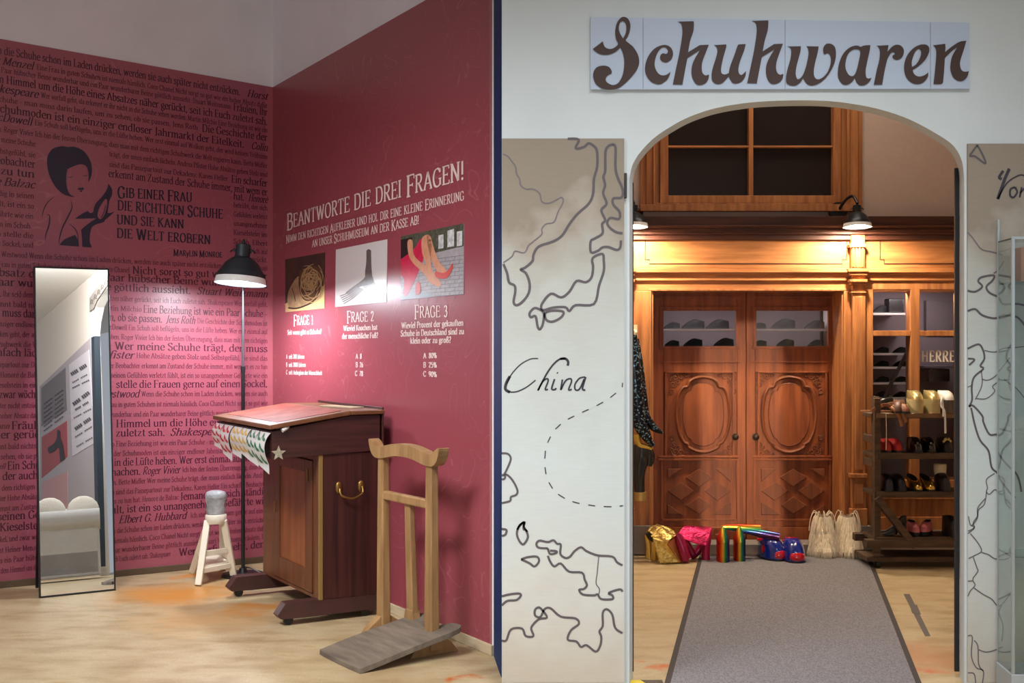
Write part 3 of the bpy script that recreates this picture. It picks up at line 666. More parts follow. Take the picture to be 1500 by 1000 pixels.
flat('lower_bag', mat('print_teal', (150, 156, 168), .35), b3, f3(.0004), [[(.0, .9, 1), (.2, .88), (.5, .95), (.5, 1, 1), (0, 1, 1)]])
# ------------------------------------------------------------------ wooden shop front at the back of the shop room
FD = 8.65
def wood(name, a, b, rough=.52, sc=3, st=(9, 9, .8), bump=.08):
    return mat(name, a, rough, spec=.35, rgb2=b, vscale=sc, stretch=st, bump=bump, bscale=14, detail=6)
m_oak = wood('varnished_oak_vertical', (146, 88, 50), (190, 126, 74))
m_oakh = wood('varnished_oak_horizontal', (152, 94, 54), (200, 134, 80), st=(.8, 9, 9))
m_oakd = wood('dark_stained_oak', (58, 32, 24), (88, 48, 32), st=(.8, 9, 9))
m_oakline = mat('oak_groove', (70, 36, 20), .6)
m_doorw = wood('door_oak', (118, 58, 28), (156, 84, 42), st=(9, 9, .8))
m_doord = wood('door_carving_oak', (104, 54, 30), (132, 72, 40))
m_darkglass = mat('dark_window_glass', (34, 26, 24), .25, spec=.4)
m_caseback = mat('grey_display_back', (128, 112, 116), .8, var=.06, vscale=3)
m_caseshelf = mat('pale_grey_shelf', (196, 190, 190), .6)
m_brass = mat('aged_brass', (150, 116, 62), .35, metal=.9)
m_black = mat('black_leather', (22, 20, 22), .38)
m_blackm = mat('black_enamel', (26, 26, 28), .35)
def fb(mb, px0, py0, px1, py1, d0, d1):
    """box whose front face at depth d0 covers these picture coordinates, running back to depth d1"""
    x0, x1 = (px0-750)/F*d0, (px1-750)/F*d0; z0, z1 = EYE-(py1-500)/F*d0, EYE-(py0-500)/F*d0
    return mb.box((x0, d0, z0), (x1, d1, z1))
def gx(px, d=FD): return (px-750)/F*d
def gz(py, d=FD): return EYE-(py-500)/F*d

# upper plaster with the transom window
q = MB(); fb(q, 838, -40, 942, 318, FD, FD+.5); fb(q, 1262, -40, 1500, 318, FD, FD+.5); fb(q, 942, -40, 1262, 60, FD, FD+.5); fb(q, 930, 308, 1262, 318, FD, FD+.5)
struct(q.build('wall_shop_end', m_beige))
fr = MB()
for a, b, d in ((938, 947, .0), (947, 957, -.02), (957, 960, -.035), (960, 967, .01), (967, 979, -.01)): fb(fr, a, 50, b, 300, FD+d-.02, FD+.2)
for a, b, d in ((1221, 1232, -.01), (1232, 1241, .01), (1241, 1245, -.035), (1245, 1257, -.02), (1257, 1263, .0)): fb(fr, a, 50, b, 302, FD+d-.02, FD+.2)
fb(fr, 967, 286, 1232, 297, FD-.034, FD+.2); fb(fr, 950, 297, 1252, 299, FD-.045, FD+.2)
fb(fr, 938, 299, 1263, 309, FD-.06, FD+.2)
win = fr.build('window_1', m_oak, None, bevel=.003); struct(win)
q = MB(); fb(q, 1097, 50, 1103.5, 288, FD-.02, FD+.1); q.build('mullion', m_oak, win, bevel=.002)
q = MB(); fb(q, 978, 213, 1097, 215.5, FD-.012, FD+.1); fb(q, 1103.5, 213, 1222, 215.5, FD-.012, FD+.1); q.build('glazing_bar', m_oakh, win)
q = MB(); fb(q, 976, 45, 1224, 290, FD+.04, FD+.06); q.build('pane', m_darkglass, win)

# cornice, frieze, architrave
def hband(name, m, rows, px0=838, px1=1490):
    q = MB()
    for y0, y1, d in rows: fb(q, px0, y0, px1, y1, FD-d, FD+.3)
    return struct(q.build(name, m, None, bevel=.003))
hband('trim_2', m_oakd, [(316.5, 329, .14), (329, 332, .155), (332, 338, .10), (338, 343, .07), (343, 351, .035)])
hband('trim_3', m_oakh, [(351, 393, .0)])
hband('trim_4', m_oakh, [(393, 396, .03), (396, 399, .045), (399, 402, .03), (402, 408, .018), (408, 411, .025), (411, 426, .008)])
# frieze panels with stepped corners
for k, (a, b) in enumerate(((945, 1240), (1289, 1420))):
    q = MB(); s = 6
    zt, zb = 353, 386
    lp = [(a, zt), (a, zb-6), (a+s, zb-6), (a+s, zb), (b-s, zb), (b-s, zb-6), (b, zb-6), (b, zt)]
    q.tube([P(x, y, FD-.002) for x, y in lp], .0035, 6)
    struct(q.build('trim_%d' % (5+k), m_oakline, None, smooth=True))
# door surround
q = MB()
for px0, px1 in ((922, 957), (1233, 1247)): fb(q, px0, 426, px1, 782, FD-.012, FD+.30)
for px0, px1 in ((951, 954), (1236, 1239)): fb(q, px0, 426, px1, 782, FD-.026, FD)
fb(q, 951, 423, 1239, 426, FD-.026, FD)
struct(q.build('trim_7', m_oak, None, bevel=.003))
# pilasters
for k, px in enumerate((906, 1247)):
    q = MB()
    fb(q, px, 340, px+20, 393, FD-.05, FD); 
    for j in range(4): fb(q, px+2+j*4.6, 363, px+4.6+j*4.6, 391, FD-.065, FD)
    fb(q, px-2, 357, px+22, 362, FD-.07, FD)
    fb(q, px-4, 393, px+26, 398, FD-.08, FD); fb(q, px-2, 398, px+24, 403, FD-.07, FD); fb(q, px+1, 403, px+21, 409, FD-.055, FD)
    fb(q, px-2, 409, px+24, 413, FD-.08, FD); fb(q, px, 413, px+22, 417, FD-.07, FD); fb(q, px+2, 417, px+20, 427, FD-.05, FD); fb(q, px, 427, px+22, 429, FD-.06, FD)
    fb(q, px+2, 429, px+21, 694, FD-.05, FD)
    fb(q, px+6, 434, px+17, 688, FD-.058, FD); fb(q, px+8, 438, px+15, 684, FD-.052, FD)
    fb(q, px-1, 694, px+24, 700, FD-.075, FD); fb(q, px+1, 700, px+22, 745, FD-.06, FD); fb(q, px+5, 708, px+18, 738, FD-.068, FD)
    fb(q, px-1, 745, px+24, 770, FD-.075, FD)
    struct(q.build('trim_%d' % (8+k), m_oak, None, bevel=.003))
m_plinth = mat('grey_stone_plinth', (128, 118, 112), .7, var=.1, vscale=6)
q = MB(); fb(q, 838, 770, 956, 812, FD-.04, FD+.2); fb(q, 1234, 770, 1276, 812, FD-.08, FD+.2); fb(q, 1276, 776, 1490, 812, FD-.03, FD+.2); fb(q, 956, 797, 1234, 812, FD-.01, FD+.2)
struct(q.build('trim_10', m_plinth, None, bevel=.004))
q = MB(); fb(q, 838, 425, 910, 770, FD-.0, FD+.2); fb(q, 926, 430, 932, 770, FD-.02, FD+.2); struct(q.build('trim_11', m_oak))

# the two carved door leaves, set back in the frame
DD = FD+.25; SH = .0
struct(MB().box((gx(950), DD+.5, 0), (gx(1240), DD+.52, 2.2)).build('wall_display', m_caseback))
def qm(cx, s):                                   # mirror the left leaf for the right one
    return lambda px: cx+s*(px-1030)
knob_m = mat('dark_bronze', (70, 56, 46), .35, metal=.8)
for k, (cx, s) in enumerate(((1030, 1), (1156, -1))):
    X = qm(cx, s)
    def db(mb, a, y0, b, y1, d0, d1):
        a, b = sorted((X(a), X(b))); return fb(mb, a, y0, b, y1, d0, d1)
    q = MB()
    # stiles and rails around the glass and the lower panels
    db(q, 955, 427, 972, 797, DD, DD+.05); db(q, 1080, 427, 1092.6, 797, DD, DD+.05)
    db(q, 972, 427, 1080, 455, DD, DD+.05); db(q, 972, 507, 1080, 545, DD, DD+.05)
    db(q, 972, 545, 1080, 797, DD+.012, DD+.05)
    leaf = q.build('door_%d' % (k+1), m_doorw, None, bevel=.003); struct(leaf)
    q = MB()
    db(q, 962, 433, 1086, 436, DD-.012, DD); db(q, 966, 449, 1084, 453, DD-.012, DD); db(q, 966, 453, 972, 508, DD-.008, DD); db(q, 1078, 453, 1083, 508, DD-.008, DD)
    db(q, 966, 507, 1084, 511, DD-.012, DD)
    db(q, 966, 529, 1085, 531, DD-.008, DD); db(q, 975, 544, 1076, 546, DD-.006, DD+.02); db(q, 974, 546, 977, 668, DD-.006, DD+.02); db(q, 1073, 546, 1076, 668, DD-.006, DD+.02)
    db(q, 964, 667, 1082, 670, DD-.016, DD); db(q, 964, 671.5, 1082, 674, DD-.02, DD); db(q, 968, 674, 971, 762, DD-.01, DD); db(q, 1079, 674, 1082, 764, DD-.01, DD); db(q, 968, 760, 1082, 763, DD-.01, DD)
    db(q, 956, 772, 1092, 797, DD-.012, DD)
    q.build('moulding', m_doorw, leaf, bevel=.002)
    # oval wreath moulding
    W = lambda px, y, d: P(X(px), y, d)
    half = [(1030, 552), (1042, 554), (1050, 559), (1053, 566), (1060, 568), (1066, 580), (1069, 607), (1066, 630), (1059, 646), (1053, 650), (1051, 655), (1041, 660), (1030, 662)]
    full = half+[(2060-x, y) for x, y in half[-2:0:-1]]
    q = MB(); c = cat(full, 4, True); c.append(c[0])
    q.tube([W(x, y, DD+.002) for x, y in c], .016, 8, False, .8)
    c2 = [(1030+(x-1030)*.76, 607+(y-607)*.83) for x, y in c]
    q.tube([W(x, y, DD+.01) for x, y in c2], .007, 6, False)
    q.build('oval_moulding', m_doord, leaf, smooth=True)
    q = MB(); q.prism([[(x, y) for x, y in c2[:-1]]], lambda x, y: W(x, y, DD+.004), lambda x, y: W(x, y, DD+.02)); q.build('oval_panel', m_doorw, leaf)
    # acanthus scrolls in the four corners
    q = MB(); rr = random.Random(5+k)
    for sx in (-1, 1):
        for sy in (-1, 1):
            for j, (ux, uy, r) in enumerate(((44, 54, 6), (36, 55, 5), (47, 44, 5), (28, 58, 3.5), (49, 34, 4), (41, 47, 4), (47, 60, 4), (33, 61, 3), (50, 51, 3))):
                cx0, cy0 = 1030+sx*(ux-3), 607+sy*(uy+.5)
                pts = [(cx0+sx*r*(1-i/16)*math.cos(i*.7+j), cy0+sy*r*(1-i/16)*math.sin(i*.7+j)) for i in range(14)]
                q.tube([W(x, y, DD+.008) for x, y in pts], .005, 5)
    q.build('carved_scrolls', m_doord, leaf, smooth=True)
    # lower field of lozenges
    q = MB()
    def loz(pts, d=-.008):
        pp = [(X(x), y) for x, y in pts]
        q.prism([pp], lambda x, y: P(x, y, DD+d), lambda x, y: P(x, y, DD+.02))
    loz([(1024, 686), (1044, 699), (1024, 713), (1004, 699)]); loz([(1050, 706), (1071, 719), (1051, 733), (1031, 719)]); loz([(998, 706), (1017, 719), (998, 733), (978, 719)]); loz([(1024, 727), (1042, 740), (1024, 753), (1004, 740)])
    loz([(978, 686), (1000, 686), (978, 700)]); loz([(1048, 686), (1071, 686), (1071, 706)]); loz([(978, 738), (1000, 753), (978, 753)]); loz([(1071, 735), (1071, 754), (1042, 754)])
    q.build('lozenge_panel', m_doord, leaf, bevel=.004)
    kp = W(1078, 640, DD-.03)
    q = MB(); q.ball(kp, .022, 12); q.tube([kp+Vector((0, .0, 0)), kp+Vector((0, .04, 0))], .009, 8); q.tube([kp+Vector((0, .024, 0)), kp+Vector((0, .032, 0))], .026, 14); q.build('door_knob', knob_m, leaf, smooth=True)
    q = MB(); db(q, 971, 454, 1081, 508, DD+.02, DD+.026)
    pane = q.build('pane', None or mat('display_glass', (255, 255, 255), .05, trans=1.0, spec=.3), leaf)
    q = MB(); db(q, 971, 481.5, 1081, 484.5, DD+.08, DD+.3)
    q.build('display_shelf', m_caseshelf, leaf)
    q = MB(); db(q, 971, 507, 1081, 510, DD+.06, DD+.3); db(q, 960, 450, 968, 510, DD+.06, DD+.3)
    q.build('display_floor', m_caseshelf, leaf)

# display window to the right of the doors
q = MB()
fb(q, 1262, 423, 1279, 770, FD-.012, FD+.1); fb(q, 1334, 423, 1347.5, 705, FD-.012, FD+.1); fb(q, 1404, 423, 1490, 770, FD-.0, FD+.1)
fb(q, 1279, 413, 1490, 424, FD-.012, FD+.1); fb(q, 1279, 484, 1334, 492, FD-.012, FD+.1); fb(q, 1347.5, 484, 1404, 492, FD-.012, FD+.1)
fb(q, 1279, 703, 1490, 727, FD-.0, FD+.2); fb(q, 1279, 727, 1490, 731, FD-.03, FD+.2); fb(q, 1279, 731, 1490, 757, FD-.01, FD+.2); fb(q, 1279, 757, 1490, 778, FD-.025, FD+.2)
win2 = q.build('window_2', m_oak, None, bevel=.003); struct(win2)
q = MB()
for a, y0, b, y1 in ((1278, 423, 1335, 485), (1346, 423, 1405, 485), (1278, 491, 1335, 704), (1346, 491, 1405, 704)): fb(q, a, y0, b, y1, FD+.03, FD+.036)
q.build('pane', bpy.data.materials['display_glass'], win2)
q = MB(); fb(q, 1262, 410, 1490, 712, FD+.46, FD+.48); fb(q, 1262, 406, 1490, 412, FD+.1, FD+.48); q.build('case_back', m_caseback, win2)
q = MB()
for y in (458, 484.5, 517, 537, 560, 582, 604): fb(q, 1268, y, 1336 if y > 470 else 1326, y+3, FD+.14, FD+.46)
q.build('shelf', m_caseshelf, win2)
q = MB(); fb(q, 1357, 440, 1400, 484, FD+.40, FD+.455); fb(q, 1354, 536, 1400, 539, FD+.2, FD+.45); fb(q, 1362, 540, 1390, 559, FD+.24, FD+.3); q.build('display_block', mat('grey_card', (104, 92, 96), .7), win2)
q = MB(); fb(q, 1361, 541, 1391, 558, FD+.235, FD+.24); q.build('dark_card', m_black, win2)
q = MB(); fb(q, 1302, 437, 1325, 458, FD+.18, FD+.3); tag(q.build('display_bag', m_black, None, bevel=.012), 'black bag on the top shelf of the window right of the doors', 'bag')
q = MB(); q.bar(P(1291, 590, FD+.1), P(1334, 505, FD+.12), .02, .02); q.bar(P(1331, 520, FD+.1), P(1331, 560, FD+.1), .016, .016)
q.bar(P(1291, 590, FD+.1), P(1292, 602, FD+.12), .06, .02)
tag(q.build('shop_ladder', mat('dark_wood_pole', (52, 44, 46), .5)), 'dark pole leaning diagonally behind the left pane of the display window', 'pole')
bpy.data.materials['display_glass'].node_tree.nodes['Principled BSDF'].inputs['IOR'].default_value = 1.12
# HERREN lettering on the glass
q = MB(); a = P(1350, 529, FD+.028); b = P(1411, 529, FD+.028)
text_quads(q, 'HERREN', quadmap(a, b, UP*(15/F*FD), UP*(15/F*FD)), thick=.2, thin=.09, track=.1, n=3)
q.build('lettering', mat('cream_lettering', (232, 220, 206), .5), win2, fix=False)
# ------------------------------------------------------------------ shoe builder: toe along +x, sole on z = 0, heel at x = 0
def outline(L, Wd, n=28, toe=1.0, grow=1.0):
    pts = []
    for i in range(n):
        a = 2*math.pi*i/n; c, s = math.cos(a), math.sin(a)
        x = .5+.5*c
        f = .74+.26*math.sin(min(1, max(0, (x-.15)/.6))*math.pi/2)
        if x > .68: f *= 1-(1-toe)*((x-.68)/.32)
        y = (1 if s >= 0 else -1)*abs(s)**.82*f*Wd/2*grow
        pts.append((L*(.5+.5*c*(grow if c < 0 else grow)), y))
    return pts
def lift(x, L, heel):
    t = min(1, max(0, (.62*L-x)/(.5*L))); return heel*t*t*(3-2*t)
def shoe_parts(L, Wd, heel=0, plat=.012, toe=1.0, ox=(.04, .52), hb=.07, hf=.065, ow=.72, n=28, rings=7, vamp=1.0):
    """returns meshes: upper, lining, sole"""
    base = outline(L, Wd, n, toe)
    xc = L*(ox[0]+ox[1])/2; xr = L*(ox[1]-ox[0])/2
    up = []
    for j in range(rings+1):
        t = j/rings; th = 1-math.cos(t*math.pi/2); tv = math.sin(t*math.pi/2)
        ring = []
        for i, (bx, by) in enumerate(base):
            a = 2*math.pi*i/n
            bz = plat+lift(bx, L, heel)
            tx = xc+xr*math.cos(a); ty = Wd*.5*ow*math.sin(a)*.8
            k = .5+.5*math.cos(a)
            tz = plat+lift(tx, L, heel)+hb+(hf-hb)*k
            e = th**vamp
            ring.append((bx+(tx-bx)*e, by+(ty-by)*e, bz+(tz-bz)*tv))
        up.append(ring)
    upper = MB().loft(up)
    lin_ = MB().loft([[(xc+(x-xc)*.97, y*.97, z) for x, y, z in up[-1]], [(xc+(x-xc)*.8, y*.8, z-(hb*.5)) for x, y, z in up[-1]], [(xc+(x-xc)*.3, y*.3, z-(hb*.62)) for x, y, z in up[-1]]], caps=(False, True))
    o = outline(L*1.0, Wd*1.06, n, toe); 
    top = [(x, y, plat+lift(x, L, heel)+.002) for x, y in o]; bot = [(x, y, (0 if heel == 0 else lift(x, L, heel))) for x, y in o]
    sole = MB().loft([bot, top], caps=(True, True))
    if heel:
        hw = Wd*.30
        r0 = [(L*.13+L*.10*math.cos(a), hw*math.sin(a), lift(L*.1, L, heel)+.002) for a in [i*math.pi/6 for i in range(12)]]
        r1 = [(L*.09+L*.07*math.cos(a), hw*.75*math.sin(a), 0) for a in [i*math.pi/6 for i in range(12)]]
        sole.loft([r1, r0], caps=(True, True))
    return upper, lin_, sole
m_dark_in = mat('dark_shoe_lining', (30, 24, 22), .8)
m_sole = mat('black_rubber_sole', (24, 22, 22), .6)
def make_shoe(name, label, cat_, loc, rz, m, L=.27, Wd=.095, sole_m=None, group=None, lining=None, extra=None, sc=1, **k):
    t = thing(name, label, cat_, loc, rz, group)
    u, l, s = shoe_parts(L, Wd, **k)
    u.build('upper', m, t, smooth=True); l.build('lining', lining or m_dark_in, t, smooth=True); s.build('sole', sole_m or m_sole, t, smooth=True)
    if extra: extra(t, L, Wd)
    t.scale = (sc, sc, sc); return t
def laces(m):
    def f(t, L, Wd):
        q = MB()
        for j in range(4):
            x = L*(.50+.05*j); z = .078-.009*j
            q.tube([(x, -Wd*.2, z-.006), (x, 0, z), (x, Wd*.2, z-.006)], .0028, 6)
        q.build('laces', m, t, smooth=True)
    return f

# dark shoes behind the glass of the doors and the window (each a shoe of its own, toe to the left)
proto = {}
m_dshoe = mat('matt_black_leather', (26, 23, 24), .75, spec=.15)
def shelf_shoe(px, py, d, length_px, label, flip=False, m=None, high=0.07):
    key = (round(length_px), m, high)
    L = length_px/F*d
    x = (px+(length_px/2 if not flip else -length_px/2)-750)/F*d
    make_shoe('shoe', label, 'shoe', (x, d, EYE-(py-500)/F*d), math.pi if not flip else 0, m or m_dshoe, L, L*.36, hb=L*.27*high/.07, hf=L*.36*high/.07, plat=L*.06, ox=(.02, .40), vamp=.55)
SD = DD+.18
w3 = ('left', 'middle', 'right')
for i, (px, ln) in enumerate(((984, 24), (1015, 34), (1051, 34))): shelf_shoe(px, 481.5, SD, ln, 'dark lace-up shoe, %s of three on the upper shelf behind the left door glass' % w3[i])
for i, (px, ln) in enumerate(((984, 22), (1015, 28), (1060, 30))): shelf_shoe(px, 507, SD, ln, 'dark shoe, %s of three on the lower shelf behind the left door glass' % w3[i])
for i, (px, ln) in enumerate(((1111, 22), (1147, 36), (1193, 30))): shelf_shoe(px, 481.5, SD, ln, 'low dark shoe, %s of three on the upper shelf behind the right door glass' % w3[i])
for i, (px, ln) in enumerate(((1112, 22), (1150, 26), (1195, 24))): shelf_shoe(px, 507, SD, ln, 'dark shoe, %s of three on the lower shelf behind the right door glass' % w3[i])
WD = FD+.24
shelf_shoe(1290, 458, WD, 26, 'low black shoe beside the bag on the top shelf of the display window')
ords = ('second', 'third', 'fourth', 'fifth', 'sixth')
for r, y in enumerate((517, 537, 560, 582)):
    for c, px in enumerate((1291, 1318)):
        shelf_shoe(px, y, WD, 22, 'dark shoe, %s one on the %s shelf from the top in the display window' % (('left', 'right')[c], ords[r]))

# ------------------------------------------------------------------ shoe trolley
m_trol = mat('dark_weathered_wood', (64, 46, 34), .7, rgb2=(96, 72, 52), vscale=5, stretch=(1.2, 6, 6), bump=.15, bscale=30)
m_troll = mat('worn_light_wood_edge', (122, 94, 64), .7, var=.2, vscale=8)
TD = 8.12                                        # front of the trolley
tz = lambda py, d=TD: EYE-(py-500)/F*d
tx = lambda px, d=TD: (px-750)/F*d
t0 = Vector((tx(1345), TD, 0))
tro = thing('shoe_trolley', 'dark wooden shoe trolley with four shelves, right of the shop doors', 'shoe rack', t0)
def lb(a, b): return (Vector(a)-t0, Vector(b)-t0)
def tbox(name, x0, z0, x1, z1, y0, y1, m, bev=.004):
    q = MB(); a, b = lb((min(x0, x1), y0, min(z0, z1)), (max(x0, x1), y1, max(z0, z1))); q.box(a, b); return q.build(name, m, tro, bevel=bev)
TB = TD+.30
XR = tx(1432)
for px, y0, y1 in ((1281, TD, TD+.05), (1422, TD, TD+.05)): tbox('upright', tx(px), tz(583), tx(px+9.5), .10, y0, y1, m_trol)
for px in (1276, 1417): tbox('upright', tx(px, TB), tz(583), tx(px+9, TB), .10, TB-.05, TB, m_trol)
SHZ = [tz(605), tz(663), tz(719.5), tz(786)]
for k, z in enumerate(SHZ):
    tbox('shelf', tx(1282), z-.035, XR, z-.008, TD+.005, TB-.005, m_trol)
    tbox('shelf_edge', tx(1284), z-.04 if k else z-.03, XR, z, TD-.012, TD+.012, m_troll if k == 0 else m_trol)
for z in (SHZ[0]-.36, SHZ[1]+.06): tbox('side_rail', tx(1281)-.002, z, tx(1281)+.025, z+.05, TD+.04, TB-.04, m_trol)
q = MB(); q.bar(Vector((tx(1284), TD+.01, tz(728)))-t0, Vector((tx(1340), TD+.01, tz(800)))-t0, .045, .07, (0, 1, 0)); q.build('diagonal_brace', m_trol, tro, bevel=.004)
tbox('base_rail', tx(1268), tz(801), XR, tz(790), TD-.03, TD+.05, m_trol); tbox('base_rail', tx(1268), tz(801), XR, tz(790), TB-.05, TB+.02, m_trol)
tbox('base_board', tx(1270), .045, XR, .075, TD, TB, m_trol)
for px in (1287, 1425):
    for y in (TD+.03, TB-.05):
        c = Vector((tx(px), y, .03))-t0
        q = MB(); q.tube([c-Vector((.012, 0, 0)), c+Vector((.012, 0, 0))], .03, 16); w_ = q.build('caster', m_blackm, tro, smooth=True)
        q = MB(); q.box(c+Vector((-.018, -.012, .0)), c+Vector((.018, .012, .04))); q.build('caster_fork', m_blackm, w_, bevel=.003)

FR = -math.pi/2                                  # toe towards the viewer
def on_shelf(k, px, d=.1, L=.24, py=None): return (tx(px, TD+d-L), TD+d+L*.42-.05, SHZ[k])
m_gold = mat('pale_gold_leather', (206, 188, 128), .28, metal=.7)
m_goldb = mat('bright_gold_leather', (214, 178, 84), .2, metal=.9)
m_whit = mat('white_satin', (226, 222, 216), .4)
m_redl = mat('red_suede', (172, 30, 34), .6)
m_patent = mat('black_patent', (16, 16, 22), .12, coat=.6)
m_tan = mat('tan_leather', (150, 98, 58), .55, var=.2, vscale=20)
m_brown = mat('brown_leather', (92, 56, 40), .5, var=.2, vscale=20)
m_cream = mat('cream_cloth', (214, 198, 170), .7)
m_pink = mat('dusty_pink_satin', (204, 112, 124), .4)
m_navyl = mat('navy_black_leather', (20, 18, 34), .35)
# top shelf
for i, px in enumerate((1347, 1372)):
    make_shoe('platform_shoe', ('left', 'right')[i]+' of the two pale gold platform shoes on the trolley top', 'shoe', (tx(px, TD-.02), TD+.20, SHZ[0]), FR, m_gold, .22, .092, sole_m=mat('pale_gold_platform', (186, 168, 122), .5, var=.1, vscale=12), plat=.088, hb=.06, hf=.06, ox=(.05, .5), group=None)
ms_ = make_shoe('platform_shoe', 'white shoe with ribbon ties on a striped platform, trolley top', 'shoe', (tx(1393, TD-.02), TD+.20, SHZ[0]), FR, m_whit, .22, .092, sole_m=mat('striped_platform', (96, 84, 72), .6, var=.6, vscale=18, stretch=(1, 3, .2)), plat=.085, hb=.06, hf=.062, ox=(.05, .5))
q = MB(); q.tube(cat([(.18, -.045, .11), (.21, -.06, .09), (.225, -.066, .05), (.235, -.05, .02), (.24, -.045, -.05), (.238, -.043, -.13)], 5), .007, 8, True, .4); q.tube(cat([(.2, -.05, .1), (.23, -.055, .03), (.245, -.06, -.02)], 5), .006, 8, True, .4); q.build('ribbon', m_whit, ms_, smooth=True)
br = make_shoe('shoe', 'round brown leather shoe beside the gold platform shoes', 'shoe', (tx(1331, TD-.02), TD+.17, SHZ[0]), FR-.35, m_brown, .21, .10, plat=.012, hb=.07, hf=.075)
make_shoe('shoe', 'small dark shoe behind the brown shoes on the trolley top', 'shoe', (tx(1313, TD+.2), TD+.27, SHZ[0]), math.pi, m_black, .12, .07, plat=.04, hb=.05, hf=.05)
make_shoe('shoe', 'brown strapped shoe between tan sandal and round brown shoe', 'shoe', (tx(1317, TD-.02), TD+.12, SHZ[0]), FR+.3, mat('chestnut_leather', (128, 78, 48), .5), .18, .07, plat=.012, hb=.05, hf=.055)
sd = thing('sandal', 'tan leather sandal with loose straps at the trolley top corner', 'sandal', (tx(1303, TD), TD+.06, SHZ[0]))
q = MB(); q.prism([outline(.24, .085, 24, .9)], lambda x, y: Vector((x-.07, y+.02, .006)), lambda x, y: Vector((x-.07, y+.02, .016))); s_ = q.build('sole', m_tan, sd)
s_.rotation_euler = (0, 0, 2.9)
for j, pts in enumerate(([(-.09, .0, .03), (-.02, -.03, .055), (.06, -.05, .03)], [(.0, -.02, .05), (.06, -.075, .03), (.09, -.082, -.03), (.1, -.085, -.06)], [(.0, -.02, .05), (.03, -.07, .02), (.06, -.08, -.03), (.075, -.083, -.085)], [(-.03, -.02, .05), (-.1, -.06, .03), (-.12, -.06, .015)], [(0, .02, .05), (.06, .02, .06), (.1, .0, .02)])):
    q = MB(); q.tube(cat(pts, 6), .011, 8, True, .35, (0, 1, 0)); q.build('strap', m_tan, sd, smooth=True)
q = MB(); q.tube(cat([(-.03, -.082, .0), (-.028, -.085, -.1), (-.03, -.085, -.24)], 4), .002, 6); q.build('cord', m_cream, sd, smooth=True)
# second shelf
for i, px in enumerate((1302, 1317)):
    make_shoe('loafer', ('left', 'right')[i]+' of the pair of red shoes on the trolley shelf', 'shoe', (tx(px, TD), TD+.22, SHZ[1]), FR, m_redl, .23, .078 if i else .07, hb=.06, hf=.075, plat=.014)
for i, px in enumerate((1346, 1366)):
    make_shoe('dress_shoe', ('left', 'right')[i]+' of the two glossy black shoes beside the red pair', 'shoe', (tx(px, TD), TD+.22, SHZ[1]), FR, m_patent, .24, .085, hb=.07, hf=.085, plat=.016, extra=laces(mat('silver_lace', (150, 150, 160), .4)))
def flower(t, L, Wd):
    q = MB()
    for a in range(6): q.ball(Vector((L*.80, .020*math.cos(a*1.05), .072+.016*math.sin(a*1.05))), .013, 8)
    q.build('flower', m_gold, t, smooth=True)
make_shoe('dress_shoe', 'dark shoe with pale rosette at the right end of the red shoe shelf', 'shoe', (tx(1390, TD), TD+.22, SHZ[1]), FR, m_black, .23, .09, hb=.07, hf=.085, plat=.016, extra=flower)
# third shelf
for i, px in enumerate((1303, 1321)):
    make_shoe('dress_shoe', ('left', 'right')[i]+' of the black pair beside the shiny gold pumps', 'shoe', (tx(px, TD), TD+.22, SHZ[2]), FR, m_navyl, .25, .088, hb=.075, hf=.095, plat=.014)
for i, px in enumerate((1346, 1365)):
    make_shoe('pump', ('left', 'right')[i]+' of the two shiny gold pumps on the third shelf', 'shoe', (tx(px, TD), TD+.22, SHZ[2]), FR, m_goldb, .24, .082, hb=.085, hf=.05, ox=(.03, .62), plat=.012, ow=.85)
def cuff(t, L, Wd):
    q = MB(); q.lathe([(.032, .085), (.04, .12), (.042, .165), (.036, .172), (.02, .168)], 20, Matrix.Translation((L*.36, 0, 0))); q.build('cuff', m_cream, t, smooth=True)
make_shoe('ankle_boot', 'black ankle boot with cream cuff at the third shelf end', 'boot', (tx(1386, TD), TD+.2, SHZ[2]), FR, m_black, .23, .09, hb=.09, hf=.1, plat=.016, ox=(.05, .5), extra=cuff)
# bottom shelf
make_shoe('high_heel', 'single black high heel beside the brace on the bottom shelf', 'shoe', (tx(1334, TD), TD+.08, SHZ[3]), math.pi, m_black, .17, .06, heel=.085, plat=.006, hb=.04, hf=.02, ox=(.03, .6))
for i, px in enumerate((1349, 1379)):
    pk = make_shoe('court_shoe', ('left', 'right')[i]+' of the two dusty pink shoes on the bottom trolley shelf', 'shoe', (tx(px, TD), TD+.24, SHZ[3]), FR+(-.5 if i else -.1), m_pink, .22, .082, hb=.06, hf=.055, plat=.022)
    q = MB(); q.ball((.19, 0, .05), .02, 10, (.5, 1, 1.3)); q.build('bow', mat('pale_pink_bow', (228, 140, 150), .4), pk, smooth=True)
make_shoe('shoe', 'tall black shoe right of the pink pair on the bottom shelf', 'shoe', (tx(1398, TD), TD+.2, SHZ[3]), FR, m_black, .24, .09, hb=.1, hf=.12, plat=.014)
